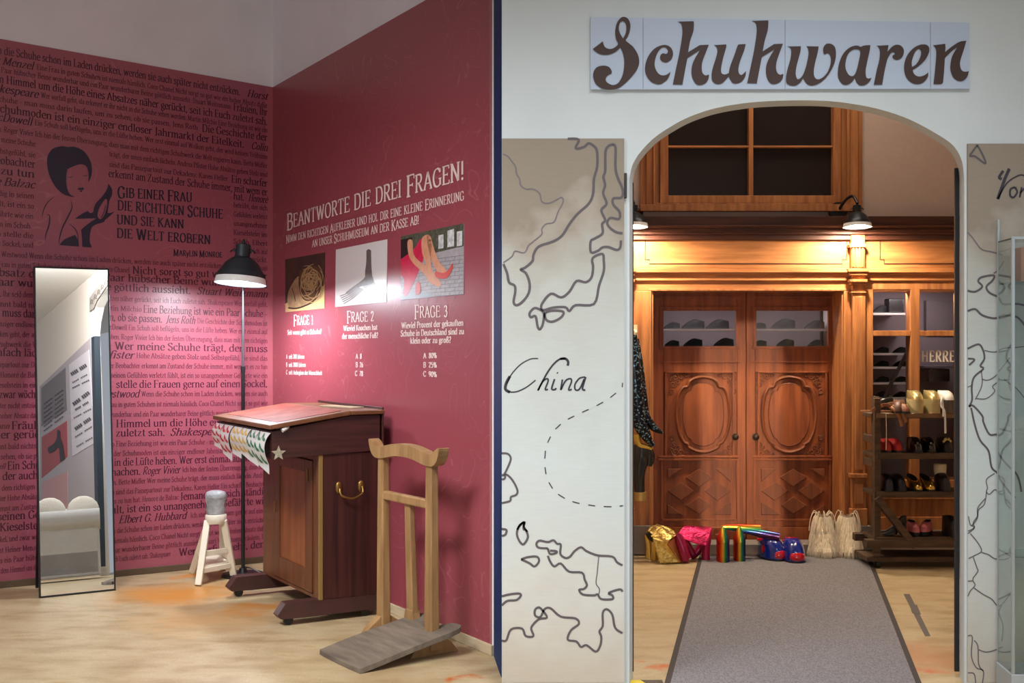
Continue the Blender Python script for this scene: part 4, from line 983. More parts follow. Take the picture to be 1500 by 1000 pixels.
# ------------------------------------------------------------------ lamps
m_shade = mat('dark_blue_black_enamel', (34, 40, 46), .45)
m_shin = mat('white_enamel_inside', (240, 240, 236), .4)
def glow(name, col, s): return mat(name, (255, 255, 255), .5, emit=col, estr=s)
m_glowc = glow('cool_lamp_glow', (240, 246, 255), 860)
m_gloww = glow('warm_lamp_glow', (255, 236, 205), 2500)
def lamp_head(parent, c, r, m, mg, tilt=(0, 0)):
    """bell shade hanging at c (centre of the rim), cup, cap, wing screws, bulb"""
    M = Matrix.Translation(c) @ Matrix.Rotation(tilt[0], 4, 'Y') @ Matrix.Rotation(tilt[1], 4, 'X')
    prof = [(r*1.03, -.004), (r*1.0, 0), (r*.97, .06*r/.16), (r*.86, .5*r), (r*.66, .82*r), (r*.42, 1.02*r), (r*.30, 1.08*r)]
    q = MB().lathe(prof, 40, M); sh = q.build('lamp_shade', m, parent, smooth=True)
    inn = [(r*1.03, -.004), (r*.955, .06*r/.16), (r*.84, .48*r), (r*.63, .8*r), (r*.2, 1.0*r)]
    MB().lathe(inn, 40, M).build('shade_lining', m_shin, sh, smooth=True)
    q = MB().lathe([(r*.30, 1.06*r), (r*.30, 1.55*r), (r*.26, 1.58*r), (.002, 1.58*r)], 24, M, True); q.lathe([(r*.10, 1.56*r), (r*.08, 1.68*r), (r*.03, 1.8*r), (.001, 1.82*r)], 14, M)
    q.build('lamp_socket', m, parent, smooth=True)
    for s in (-1, 1):
        q = MB(); pts = [(s*r*(.3+.2*math.sin(a*math.pi)), 0, 1.32*r+.07*r*math.cos(a*math.pi*2)) for a in [i/10 for i in range(11)]]
        q.tube([M @ Vector(p) for p in pts], r*.03, 6); q.tube([M @ Vector((s*r*.28, 0, 1.32*r)), M @ Vector((s*r*.36, 0, 1.32*r))], r*.05, 8); q.build('wing_screw', m, parent, smooth=True)
    q = MB(); q.ball(M @ Vector((0, 0, r*.22)), r*.33, 20); q.build('bulb', mg, parent, smooth=True)
    return M
for k, px in enumerate((928.5, 1256)):
    D = 8.40
    c = P(px, 332, D)
    t = thing('wall_lamp', ('black bell wall lamp, partly hidden by the left side of the arch', 'black bell wall lamp right of the transom window')[k], 'lamp', (c.x, FD, c.z))
    l = Vector((0, D-FD, 0))
    lamp_head(t, l, .094, m_blackm, m_gloww, (0, R(-4)))
    q = MB(); q.tube([(-.075, -.0, .13), (-.075, -.05, .13)], .062, 24); q.build('wall_rosette', m_blackm, t, smooth=True)
    q = MB(); q.tube(cat([(-.075, -.04, .13), (-.05, -.11, .19), (-.02, -.20, .215), (0, D-FD, .16)], 5), .010, 8); q.build('bracket', m_blackm, t, smooth=True)

# ------------------------------------------------------------------ sign over the arch
SG = ARCH_D-.002
def sg(off): return lambda px, py: P(px, py, SG-off)
sign = thing('shop_sign', 'pale blue sign with brown script lettering above the arch', 'sign', (ax(1142), ARCH_D, az(80)))
so = sign.location.copy()
m_sign = mat('pale_blue_sign', (184, 197, 216), .55)
m_signl = mat('dark_brown_lettering', (64, 42, 36), .5)
ty = lambda x: 25+(x-865)*8/555
by = lambda x: 131-(x-865)/555
for a, b in ((865, 941.7), (942.3, 1149.7), (1150.3, 1362.7), (1363.3, 1420)):
    q = MB(); q.prism([[(a, ty(a)), (b, ty(b)), (b, by(b)), (a, by(a))]], lambda x, y: sg(.012)(x, y)-so, lambda x, y: P(x, y, ARCH_D)-so)
    q.build('sign_panel', m_sign, sign)
LET = [(850, [[(92,308,1),(165,252,1),(175,285),(195,303),(225,308),(255,295),(277,270),(262,235),(256,180),(268,120),(295,82),(322,73),(350,88),(367,130),(362,180),(345,225),(335,248),(385,290),(420,345),(432,395),(425,440),(395,490),(340,550),(280,595),(220,607),(160,598),(115,565),(95,515),(100,470),(125,440),(170,430),(210,440),(230,470),(228,490,1),(205,500),(188,520),(190,545),(215,565),(245,572),(280,555),(310,500),(322,430),(320,370),(305,320),(292,298,1),(265,325),(225,345),(180,352),(130,340)],
   [(313,232,1),(292,195),(282,160),(290,120),(310,105),(330,118),(338,150),(332,195)]]),
 (850, [[(660,475,1),(655,500),(635,535),(600,560),(570,567),(530,555),(495,520),(475,470),(480,410),(505,350),(545,305),(590,283),(630,280),(665,300),(680,340),(670,380),(645,402),(620,407),(592,392),(585,365),(595,345),(612,340),(625,345),(640,335),(638,310),(615,295),(585,310),(560,350),(545,410),(552,455),(575,490),(605,502),(635,495)]]),
 (850, [[(715,108,1),(830,105,1),(833,125),(828,180),(805,250),(790,332,1),(875,280,1),(942,277,1),(925,320),(895,400),(890,450),(897,485),(918,502),(943,495,1),(938,530),(915,560),(875,573),(845,560),(820,515),(815,460),(825,410),(850,360),(880,314,1),(785,375,1),(765,480),(748,570,1),(678,568,1),(700,460),(728,330),(748,200),(745,140),(735,120)]]),
 (850, [[(980,280,1),(1070,275,1),(1068,300),(1045,380),(1032,450),(1035,485),(1060,495),(1088,485,1),(1100,430),(1130,350),(1150,290),(1160,275,1),(1212,272,1),(1200,320),(1170,400),(1158,455),(1165,490),(1185,497),(1214,470,1),(1210,505),(1190,540),(1155,560),(1120,558),(1098,530),(1088,508,1),(1070,530),(1035,560),(1000,565),(970,545),(962,505),(970,450),(995,370),(1005,320),(995,290)]]),
 (850, [[(1258,103,1),(1376,99,1),(1378,118),(1372,175),(1352,245),(1336,326,1),(1420,272,1),(1484,270,1),(1468,315),(1440,395),(1434,445),(1442,480),(1462,497),(1488,490,1),(1482,525),(1460,552),(1420,566),(1388,554),(1365,510),(1360,455),(1370,405),(1395,355),(1424,310,1),(1330,368,1),(1310,472),(1293,560,1),(1223,558,1),(1246,450),(1272,325),(1292,195),(1290,135),(1280,115)]]),
 (1130, [[(118,290,1),(216,288,1),(212,330),(185,430),(178,490),(190,528),(212,522),(235,490),(258,420),(272,345),(268,305),(258,288,1),(346,290,1),(340,330),(318,420),(310,480),(320,520),(350,530),(390,505),(420,460),(436,400),(430,355),(410,340),(390,348),(380,330),(382,295),(405,270),(440,272),(465,295),(473,340),(468,390),(450,440),(415,500),(365,550),(310,575),(270,570),(245,545),(233,520,1),(215,550),(180,575),(140,575),(110,555),(108,510),(120,450),(140,380),(145,320),(135,298)]]),
 (1130, [[(725,280,1),(720,320),(700,410),(690,470),(695,515),(715,525),(733,518,1),(720,545),(690,570),(650,575),(625,555),(612,520,1),(590,550),(550,572),(515,560),(490,520),(487,470),(497,410),(525,345),(570,300),(620,283),(655,293,1),(680,283)], [(650,325),(640,400),(625,460),(610,495),(590,508),(565,495),(545,455),(543,410),(555,360),(580,325),(615,310)]]),
 (1130, [[(770,285,1),(858,280,1),(850,330,1),(880,295),(915,277),(950,285),(970,315),(965,355),(945,380),(915,388),(890,375),(888,355,1),(905,345),(900,335),(880,335),(855,370),(840,420),(825,490),(812,570,1),(750,570,1),(770,470),(790,390),(795,330),(785,295)]]),
 (1130, [[(1148,478,1),(1145,515),(1110,555),(1065,567),(1020,550),(985,510),(972,450),(980,390),(1005,340),(1050,295),(1100,275),(1140,280),(1157,305),(1150,345),(1120,395),(1070,440),(1034,462,1),(1045,490),(1070,508),(1100,508),(1130,495)], [(1030,440,1),(1028,400),(1045,345),(1065,315),(1085,310),(1097,335),(1085,380),(1060,420)]]),
 (1130, [[(1183,282,1),(1273,270,1),(1275,300),(1272,330,1),(1330,285),(1380,255),(1428,248,1),(1410,310),(1385,390),(1382,430),(1395,465),(1420,475),(1446,470,1),(1435,510),(1405,540),(1370,543),(1335,520),(1313,470),(1312,420),(1325,360),(1362,295,1),(1320,325),(1270,375,1),(1265,470),(1257,555,1),(1240,565),(1187,566,1),(1200,450),(1208,340),(1200,300)]])]
for ox, loops in LET:
    q = MB(); q.prism([smooth_outline(L, 4) for L in loops], lambda x, y: sg(.0155)(ox+x/5, 10+y/5)-so, lambda x, y: sg(.011)(ox+x/5, 10+y/5)-so)
    q.build('letter', m_signl, sign)

# ------------------------------------------------------------------ printed map boards either side of the arch
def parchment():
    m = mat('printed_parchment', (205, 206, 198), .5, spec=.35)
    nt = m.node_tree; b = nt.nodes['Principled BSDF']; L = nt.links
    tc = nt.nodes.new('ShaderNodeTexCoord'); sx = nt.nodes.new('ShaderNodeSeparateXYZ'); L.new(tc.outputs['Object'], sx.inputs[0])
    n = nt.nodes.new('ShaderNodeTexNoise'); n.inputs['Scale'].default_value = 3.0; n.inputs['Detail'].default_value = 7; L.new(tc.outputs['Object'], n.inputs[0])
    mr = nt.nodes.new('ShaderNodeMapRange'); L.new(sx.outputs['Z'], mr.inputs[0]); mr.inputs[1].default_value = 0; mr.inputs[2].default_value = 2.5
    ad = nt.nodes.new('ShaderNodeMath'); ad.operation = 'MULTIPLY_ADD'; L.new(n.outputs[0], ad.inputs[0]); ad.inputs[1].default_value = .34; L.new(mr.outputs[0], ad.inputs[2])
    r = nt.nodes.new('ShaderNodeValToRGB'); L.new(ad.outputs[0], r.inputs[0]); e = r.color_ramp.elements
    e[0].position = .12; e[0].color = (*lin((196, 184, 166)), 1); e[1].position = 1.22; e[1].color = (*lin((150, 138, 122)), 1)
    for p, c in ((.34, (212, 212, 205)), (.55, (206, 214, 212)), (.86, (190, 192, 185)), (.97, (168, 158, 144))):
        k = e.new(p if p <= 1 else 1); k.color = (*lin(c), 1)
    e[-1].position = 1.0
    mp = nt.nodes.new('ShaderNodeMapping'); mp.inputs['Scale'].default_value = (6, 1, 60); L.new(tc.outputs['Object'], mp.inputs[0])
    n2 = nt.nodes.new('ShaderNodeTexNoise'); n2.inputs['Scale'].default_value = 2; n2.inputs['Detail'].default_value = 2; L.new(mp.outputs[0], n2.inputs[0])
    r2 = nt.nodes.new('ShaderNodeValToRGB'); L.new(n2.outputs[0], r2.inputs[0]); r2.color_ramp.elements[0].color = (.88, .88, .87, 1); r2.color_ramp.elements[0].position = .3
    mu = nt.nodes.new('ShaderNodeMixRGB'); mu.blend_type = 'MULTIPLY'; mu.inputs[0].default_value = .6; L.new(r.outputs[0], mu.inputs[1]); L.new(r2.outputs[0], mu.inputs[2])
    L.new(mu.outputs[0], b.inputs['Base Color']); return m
m_parch = parchment(); m_mapink = mat('grey_brown_map_ink', (92, 84, 88), .5); m_mapthin = mat('grey_map_ink', (112, 104, 108), .5); m_script = mat('dark_violet_script_ink', (52, 46, 58), .5)
m_edge = mat('dark_board_edge', (52, 48, 48), .6)
def board(label, px0, px1, y0, y1):
    t = thing('map_board', label, 'map', (ax((px0+px1)/2), ARCH_D, 0)); o = t.location
    a = Vector((ax(px0), ARCH_D-.014, .02))-o; b = Vector((ax(px1), ARCH_D-.0005, az(y0)))-o
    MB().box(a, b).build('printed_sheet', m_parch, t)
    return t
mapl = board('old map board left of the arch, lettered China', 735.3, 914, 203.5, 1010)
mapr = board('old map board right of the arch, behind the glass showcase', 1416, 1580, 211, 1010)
SPLIT = ('coastline', 'border_line')
def maplines(board_, name, m, sets, ox, oy, sc, wpx):
    o = board_.location
    f = lambda x, y: P(ox+x/sc, oy+y/sc, ARCH_D-.0152)-o
    q = MB()
    for pts in sets:
        wd = wpx*sc
        if isinstance(pts, tuple): wd = pts[0]*sc; pts = pts[1]
        if name not in SPLIT: q.ribbon2(cat(pts, 4), wd, f)
        else:
            k = MB(); k.ribbon2(cat(pts, 4), wd, f); k.build(name, m, board_, fix=False)
    return q.build(name, m, board_, fix=False) if q.v else None
A = 3.333
maplines(mapl, 'coastline', m_mapink, [
 [(322,44),(376,48),(360,90),(400,84),(425,66),(455,84),(466,110),(466,180),(450,240),(446,310),(425,360),(370,410),(330,460),(295,515),(250,545),(180,570),(155,610),(150,640),(115,672),(92,682),(118,700),(136,750),(130,800),(100,840),(72,856),(58,840),(66,790),(62,760),(36,745),(26,700),(8,655)],
 [(545,70),(520,80),(506,110),(505,200),(496,230),(505,270),(495,310),(512,360),(486,392),(505,440),(490,460),(492,505),(455,530),(434,545),(436,598),(470,590),(490,575),(520,572),(560,586),(578,575),(582,540)],
 [(545,70),(556,90),(555,180),(565,230),(590,290),(585,330),(545,335),(545,365),(575,400),(572,435),(530,430),(515,455),(530,480),(560,500),(590,505)],
 [(440,640),(450,620),(492,606),(498,640),(498,690),(475,760),(450,850),(360,856),(330,885),(310,866),(250,868),(200,880),(196,850),(240,800),(290,818),(330,790),(365,738),(410,744),(438,720),(446,670),(440,640)],
 [(215,890),(250,882),(300,888),(290,915),(250,936),(220,930),(210,905),(215,890)],
 [(192,880),(160,870),(136,895),(142,915),(165,910),(175,960),(186,974),(200,950),(206,900),(192,880)]], 735, 190, A, 3.7)
maplines(mapl, 'border_line', m_mapthin, [[(5,118),(30,130),(50,155),(68,180),(72,215),(88,240),(92,270),(120,290),(150,288),(185,310),(195,350),(230,358),(270,340),(292,330),(300,352),(275,400),(255,450),(215,460),(195,485),(195,510),(150,548),(130,565),(110,600),(65,592),(50,618),(8,648)]], 735, 190, A, 1.9)
maplines(mapl, 'route_dashes', m_script, [[(590,268),(588,290)],[(558,318),(530,340)],[(495,362),(463,380)],[(424,398),(392,412)],[(354,430),(322,446)],[(288,470),(262,494)],[(238,530),(224,560)],[(213,600),(210,638)],[(211,680),(216,714)],[(230,754),(248,784)],[(275,812),(308,832)],[(345,848),(380,857)],[(422,864),(456,869)],[(498,872),(536,873)],[(575,870),(592,868)]], 735, 480, A, 1.5)
maplines(mapl, 'coastline', m_mapink, [[(0,612),(30,615),(44,640),(25,690),(8,720),(0,715)],[(0,740),(15,735),(20,715),(50,740),(76,790),(70,815),(45,825),(40,845),(0,855)],[(75,985),(90,960),(112,948),(108,970),(125,995)]], 735, 480, A, 3)
maplines(mapl, 'coastline', m_mapink, [
 [(122,126),(95,150),(82,185),(90,220),(112,248),(130,235),(142,205),(130,170),(118,165),(122,126)], [(105,330),(140,318),(190,315),(202,340),(178,368),(150,350),(105,330)], [(0,165),(25,170),(20,195),(0,203)],
 [(250,270),(200,266),(188,245),(205,228),(250,236),(280,226),(300,245),(320,250),(318,300),(345,322),(370,315),(395,285),(430,264),(460,285),(520,308),(600,315),(625,345),(655,362)],
 [(250,270),(262,300),(295,295),(295,285),(262,282)], [(250,310),(262,340),(285,368),(320,352),(365,396),(435,402),(450,440),(462,470),(445,490),(420,495),(440,520),(500,525),(520,520),(540,545),(600,545),(600,525),(580,512),(640,492),(655,505)],
 [(0,530),(40,520),(90,515),(104,525),(80,550),(30,555),(0,580)],
 [(0,770),(25,768),(50,710),(110,705),(130,745),(172,745),(160,700),(200,655),(245,645),(220,605),(200,590),(180,605),(182,635),(210,642),(232,600),(265,595),(320,640),(400,650),(418,680),(375,715),(358,765),(405,775),(430,805),(460,795),(510,830),(535,795),(540,750),(530,720),(548,690),(548,620),(570,600),(600,630),(615,700),(655,730)]], 735, 730, 3.704, 3.3)
maplines(mapl, 'border_line', m_mapthin, [[(526,315),(518,400),(512,460),(530,490),(526,520)]], 735, 730, 3.704, 1.6)
maplines(mapl, 'script_lettering', m_script, [
 (1.6, [(178,150),(140,152),(90,180),(45,230),(25,275)]), (4.2, [(40,236),(22,270),(18,300),(40,314)]), (1.8, [(30,312),(70,312),(120,290),(165,255)]),
 (2.6, [(176,306),(200,260),(225,215),(255,175),(285,152),(312,152)]), (3.6, [(285,152),(310,150),(324,165),(322,185)]), (2.4, [(178,304),(200,262),(222,248),(226,262),(212,300),(226,300)]),
 (2.6, [(258,250),(244,296),(258,302),(266,294)]), (2.6, [(270,218),(274,222)]), (2.6, [(296,252),(288,304)]), (2.4, [(290,300),(312,258),(336,248),(340,264),(326,302),(342,300)]),
 (2.4, [(408,240),(380,246),(358,275),(360,302),(380,298),(402,250)]), (2.8, [(410,240),(394,296),(408,304)])], 735, 480, A, 2.2)
# right board
maplines(mapr, 'coastline', m_mapink, [[(105,75),(80,110),(70,128),(95,130),(138,162),(145,155),(125,110),(105,75)], [(58,785),(95,790),(130,765),(110,740),(125,720),(185,710),(180,735),(150,765),(165,795),(215,820),(235,850),(300,850),(345,860)], [(58,885),(95,875),(130,905),(190,920),(240,905),(300,915),(340,960)]], 1400, 190, 3.333, 3.0)
maplines(mapr, 'border_line', m_mapthin, [[(58,500),(85,530),(125,582),(175,595),(235,612)],[(185,700),(215,680),(240,640)]], 1400, 190, 3.333, 1.9)
maplines(mapr, 'script_lettering', m_script, [(4, [(225,240),(212,232),(232,200)]), (4.6, [(262,190),(240,240),(205,338)]), (2.2, [(205,338),(250,260),(310,222),(340,226)]), (3, [(290,280),(268,290),(266,320),(282,330),(300,305),(290,280)]), (2.6, [(322,280),(312,330)]), (2.4, [(314,310),(340,280)])], 1400, 190, 3.333, 2)
maplines(mapr, 'coastline', m_mapink, [[(58,102),(110,80),(132,105),(140,150),(120,185),(135,200),(90,240),(78,290),(80,350),(65,385)], [(60,150),(92,155),(65,182)], [(65,385),(85,380),(130,430),(135,460),(165,520),(205,525),(210,600),(240,650),(300,720),(320,800)], [(75,390),(95,480),(120,550),(160,600),(175,680),(205,710),(235,760),(290,830)]], 1400, 480, 3.333, 2.8)
maplines(mapr, 'border_line', m_mapthin, [[(58,290),(80,280)],[(125,210),(128,280),(95,350)],[(140,110),(190,118),(240,100),(300,95),(340,90)],[(128,250),(160,255),(205,225),(270,145)],[(205,225),(215,255),(180,285),(190,310),(150,345),(100,345)],[(240,250),(300,300),(340,350)],[(190,710),(150,740),(155,780),(150,800),(165,812),(190,790),(210,800),(235,795)],[(150,800),(140,860),(110,890),(105,930),(75,965),(62,920)],[(75,965),(92,975),(60,992)]], 1400, 480, 3.333, 1.6)
maplines(mapr, 'border_line', m_mapthin, [[(160,0),(120,50),(118,95),(95,130),(100,160),(66,190)],[(80,190),(120,240),(140,285),(100,310),(70,325)],[(140,292),(180,305),(210,325),(262,332),(300,320)],[(95,318),(115,375),(120,395),(95,430),(92,445),(66,448)],[(92,445),(105,470),(80,500),(66,530)],[(100,485),(150,520),(195,545),(225,580),(255,575),(300,520)],[(255,580),(240,620),(262,690),(255,775)],[(66,745),(90,750),(85,850),(110,915),(150,935),(145,1000)],[(100,770),(120,800),(125,900),(150,935)],[(125,820),(175,832),(260,805)],[(66,945),(100,950),(108,1000)]], 1400, 730, 3.704, 1.7)
# black clip at the edge of the left board
q = MB(); fb(q, 914.5, 253, 918.5, 290, ARCH_D-.02, ARCH_D-.004); tag(q.build('edge_clip', m_edge, None, bevel=.003), 'small dark clip at the edge of the left map board', 'clip')

# ------------------------------------------------------------------ glass showcase on the right
m_glass = mat('showcase_glass', (236, 246, 244), .02, trans=1.0, spec=.4)
case = thing('glass_showcase', 'tall glass showcase in front of the right map board', 'showcase', (.4072*5.10, 5.10, 0), -R(5))
zt = EYE+(500-350)/F*5.1
def cb(name, a, b, m, bev=0): q = MB(); q.box(a, b); return q.build(name, m, case, bevel=bev)
cb('side_pane', (0, 0, .12), (.006, .20, zt), m_glass); cb('front_pane', (.006, 0, .12), (.7, .006, zt), m_glass); cb('top_pane', (0, 0, zt), (.7, .20, zt+.006), m_glass)
cb('glass_shelf', (.008, .008, 1.12), (.69, .19, 1.128), m_glass); cb('glass_shelf', (.008, .008, .60), (.69, .19, .608), m_glass)
cb('base', (-.005, -.005, 0), (.71, .205, .12), mat('silver_grey_base', (170, 176, 178), .4), .004)
m_alu = mat('brushed_aluminium', (176, 186, 186), .35, metal=.6)
cb('corner_post', (-.003, -.003, .12), (.010, .010, zt), m_alu, .002); cb('corner_post', (-.002, .194, .12), (.008, .204, zt+.10), m_alu, .002); cb('top_rail', (-.003, -.003, zt-.002), (.7, .008, zt+.01), m_alu, .002)
q = MB(); q.box((.05, .05, 1.75), (.5, .18, zt-.03)); bx_ = q.build('display_box', mat('salmon_card', (214, 150, 122), .7)); bx_.parent = None; bx_.matrix_world = Matrix.Translation(case.location) @ Matrix.Rotation(-R(5), 4, 'Z'); tag(bx_, 'salmon coloured box at the top inside the glass showcase', 'box')
cb('glass_shelf', (.008, .008, 1.742), (.69, .19, 1.75), m_glass)

# ------------------------------------------------------------------ runner carpet, tape
def floorpoly(name, pts, z0, z1, m, parent=None, o=Vector()):
    q = MB(); g = [FL(*p) for p in pts]
    q.hexa([Vector((p.x, p.y, z0))-o for p in g]+[Vector((p.x, p.y, z1))-o for p in g]); return q.build(name, m, parent)
m_rug = mat('grey_ribbed_carpet', (112, 108, 110), .95, rgb2=(146, 142, 146), vscale=60, stretch=(3, 1, 1), bump=.6, bscale=160)
m_rugb = mat('dark_rubber_border', (56, 48, 46), .8)
# the runner continues past the threshold towards the viewer
def lerp2(a, b, t): return (a[0]+(b[0]-a[0])*t, a[1]+(b[1]-a[1])*t)
a0, a1, b0, b1_ = FL(1024.5, 814), FL(974, 1000), FL(1274, 814), FL(1349, 1000)
ext = 1.28
rug = thing('runner_carpet', 'long grey runner carpet with dark border, passing through the arch', 'carpet', (a0+b0)/2)
def rugpiece(name, ua, ub, va, vb, z, m):
    f = lambda u, v: a0.lerp(a1, v*ext).lerp(b0.lerp(b1_, v*ext), u)-rug.location
    p = [f(ua, vb), f(ub, vb), f(ub, va), f(ua, va)]
    q = MB(); q.hexa([x+UP*.0005 for x in p]+[x+UP*z for x in p]); q.build(name, m, rug)
rugpiece('carpet_field', .024, .976, .02, 1, .010, m_rug)
rugpiece('border', 0, .024, 0, 1, .008, m_rugb); rugpiece('border', .976, 1, 0, 1, .008, m_rugb); rugpiece('border', .024, .976, 0, .02, .008, m_rugb)
tape = thing('floor_tape', 'grey tape stuck diagonally on the floor right of the runner', 'tape', FL(1343, 900))
m_tape = mat('grey_tape', (92, 84, 80), .6)
floorpoly('tape_strip', [(1355, 931.5), (1363, 931.5), (1332.5, 870), (1323.5, 870)], .0005, .0016, m_tape, tape, tape.location)
floorpoly('tape_patch', [(1336, 898), (1349, 900), (1343, 886), (1333, 888)], .0016, .003, m_tape, tape, tape.location)
hz = thing('warning_tape', 'yellow and black warning tape on the floor at the left jamb', 'tape', FL(945, 996))
floorpoly('black_stripe', [(912, 1006), (974, 1006), (970, 996), (912, 996)], .0005, .002, m_black, hz, hz.location)
floorpoly('yellow_stripe', [(918, 1004), (950, 1004), (938, 996.5), (912, 996.5)], .002, .003, mat('yellow_tape', (226, 200, 40), .5), hz, hz.location)

# ------------------------------------------------------------------ boots hanging at the left and standing on the carpet
m_seq = mat('black_sequins', (20, 22, 30), .25, metal=.5)
nt = m_seq.node_tree; vo = nt.nodes.new('ShaderNodeTexVoronoi'); vo.inputs['Scale'].default_value = 110
tc = nt.nodes.new('ShaderNodeTexCoord'); nt.links.new(tc.outputs['Object'], vo.inputs[0])
rp = nt.nodes.new('ShaderNodeValToRGB'); rp.color_ramp.elements[0].position = .80; rp.color_ramp.elements[0].color = (*lin((16, 16, 24)), 1); rp.color_ramp.elements[1].position = .88; rp.color_ramp.elements[1].color = (*lin((120, 160, 180)), 1)
sp_ = nt.nodes.new('ShaderNodeSeparateColor'); nt.links.new(vo.outputs['Color'], sp_.inputs[0]); nt.links.new(sp_.outputs[0], rp.inputs[0]); nt.links.new(rp.outputs[0], nt.nodes['Principled BSDF'].inputs['Base Color'])
BDp = 8.40
def hb_(name, label, shaft, foot, heel, m):
    o = P(shaft[0][0], shaft[0][1], BDp)
    t = thing(name, label, 'boot', o)
    q = MB(); pts = [P(x, y, BDp+d)-o for x, y, r, d in shaft]; q.tube(cat([tuple(p) for p in pts], 4), [r/F*BDp for r in [c[0] for c in cat([(s[2],) for s in shaft], 4)]], 14, True, .8, (0, 1, 0)); q.build('shaft', m, t, smooth=True)
    q = MB(); pts = [P(x, y, BDp+d)-o for x, y, r, d in foot]; q.tube(cat([tuple(p) for p in pts], 4), [r/F*BDp for r in [c[0] for c in cat([(s[2],) for s in foot], 4)]], 12, True, .8, (0, 1, 0)); q.build('foot', m, t, smooth=True)
    if heel:
        q = MB(); pts = [P(x, y, BDp+d)-o for x, y, r, d in heel]; q.tube(cat([tuple(p) for p in pts], 4), [r/F*BDp for r in [c[0] for c in cat([(s[2],) for s in heel], 4)]], 10, True, .6, (0, 1, 0)); q.build('gold_heel', m_goldb, t, smooth=True)
    return t
hb_('sequin_boot', 'black sequined boot hanging at the left, its toe pointing furthest right', [(931, 496, 5, .08), (934, 530, 8, .08), (938, 570, 9, .08), (942, 606, 9, .08)], [(941, 604, 8, .08), (950, 618, 7, .08), (960, 628, 5, .08), (971, 634, 2, .08)], None, m_seq)
hb_('sequin_boot', 'black sequined boot with gold heel hanging nearest at the left', [(926, 490, 7, 0), (928, 530, 10, 0), (932, 580, 11, 0), (936, 622, 10, 0)], [(935, 618, 10, 0), (943, 632, 9, 0), (950, 644, 6, 0), (958, 653, 2.5, 0)], [(932, 636, 6, 0), (936, 650, 4, 0), (946, 654, 3, 0), (955, 657, 2, 0)], m_seq)
bt = hb_('shiny_boot', 'glossy black boot with gold cuff below the sequined boots', [(940, 652, 13, .1), (938, 672, 13, .1), (936, 695, 9, .1), (937, 722, 8, .1)], [(944, 656, 10, .1), (952, 668, 8, .1), (950, 682, 5, .1)], None, m_patent)
q = MB(); c = P(937.5, 720, BDp+.1)-bt.location; q.tube([c, c-UP*.06], .045, 18, True); q.build('gold_cuff', mat('gold_band', (190, 156, 92), .4, metal=.6), bt, smooth=True)
q = MB(); hk = P(929, 488, 8.5); q.tube(cat([tuple(hk+Vector((0, .16, .02))), tuple(hk+Vector((0, -.04, .02))), tuple(hk+Vector((0, -.16, .0)))], 4), .008, 8); q.box(hk+Vector((-.03, .08, -.04)), hk+Vector((.03, .095, .06))); tag(q.build('coat_hook', m_rawwood), 'wooden hook holding the hanging sequined boots', 'hook')
q = MB(); dc = P(906, 790, 8.45); dc.z = .101; q.tube([dc, dc+Vector((0, .02, 0))], .10, 32); pl_ = q.build('white_disc', m_whit, None, bevel=.002); tag(pl_, 'white round plate leaning low beside the left jamb', 'plate')

def crinkle(name, a, b, metal=.85, rough=.28):
    return mat(name, a, rough, metal=metal, rgb2=b, vscale=40, bump=.9, bscale=55)
m_gcr = crinkle('crinkled_gold_foil', (176, 146, 72), (228, 204, 128)); m_pcr = crinkle('crinkled_magenta_foil', (150, 16, 64), (214, 40, 100), .7)
m_psm = mat('magenta_leather', (150, 18, 66), .3, metal=.3); m_gsm = mat('smooth_gold_leather', (206, 176, 96), .3, metal=.8); m_sol = mat('tan_leather_sole', (168, 92, 48), .6)
def tb(name, par, o, pts, D, m, flat=.8, n=14, k=5, smooth=True):
    """limp tube through picture-plane points (x, y, radius, depth offset) around depth D"""
    c = cat([(*(P(x, y, D+d)-o), r/F*D) for x, y, r, d in pts], k)
    q = MB(); q.tube([p[:3] for p in c], [p[3] for p in c], n, True, flat, (0, 1, 0)); return q.build(name, m, par, smooth=smooth)
def sheet(name, par, o, corners, D, th, m):
    """padded leather flap between four picture-plane corners (x, y, depth offset)"""
    c = [P(x, y, D+d)-o for x, y, d in corners]; nn = (c[1]-c[0]).cross(c[3]-c[0]).normalized(); q = MB(); rings = []
    N = 6
    f = lambda u, v: c[0].lerp(c[1], u).lerp(c[3].lerp(c[2], u), v)
    for s_ in (1, -1):
        o_ = len(q.v)
        for a in range(N+1):
            for b in range(N+1):
                u, v = a/N, b/N; w_ = (math.sin(math.pi*u)*math.sin(math.pi*v))**.4 if 0 < a < N and 0 < b < N else 0
                q.v.append(tuple(f(u, v)+nn*s_*th*(.25+.75*w_)+nn*.012*math.sin(u*5+v*3)))
        for a in range(N):
            for b in range(N): q.f.append((o_+a*(N+1)+b, o_+(a+1)*(N+1)+b, o_+(a+1)*(N+1)+b+1, o_+a*(N+1)+b+1))
    M_ = (N+1)**2; ed = [a*(N+1) for a in range(N+1)]+[N*(N+1)+b for b in range(1, N+1)]+[a*(N+1)+N for a in range(N-1, -1, -1)]+[b for b in range(N-1, 0, -1)]
    for a, b in zip(ed, ed[1:]+ed[:1]): q.f.append((a, b, M_+b, M_+a))
    return q.build(name, m, par, smooth=True)
GD = 8.30
t = thing('gold_boot', 'crinkled gold boot in front, folded shaft on top and tan sole showing', 'boot', P(978, 826, 8.28)); o = t.location
sheet('shaft', t, o, [(946, 779, .05), (962, 769, .12), (990, 782, .0), (977, 797, -.06)], GD, .012, m_gcr)
q = MB(); A = [P(x, y, GD+d)-o for x, y, d in ((955, 787, -.02), (979, 794, -.05), (998, 824.5, -.01), (966, 827, -.02))]; Bk = [p+Vector((.02, .10, .0)) for p in A]; q.hexa(A+Bk); q.build('platform', m_gcr, t, bevel=.012, seg=3)
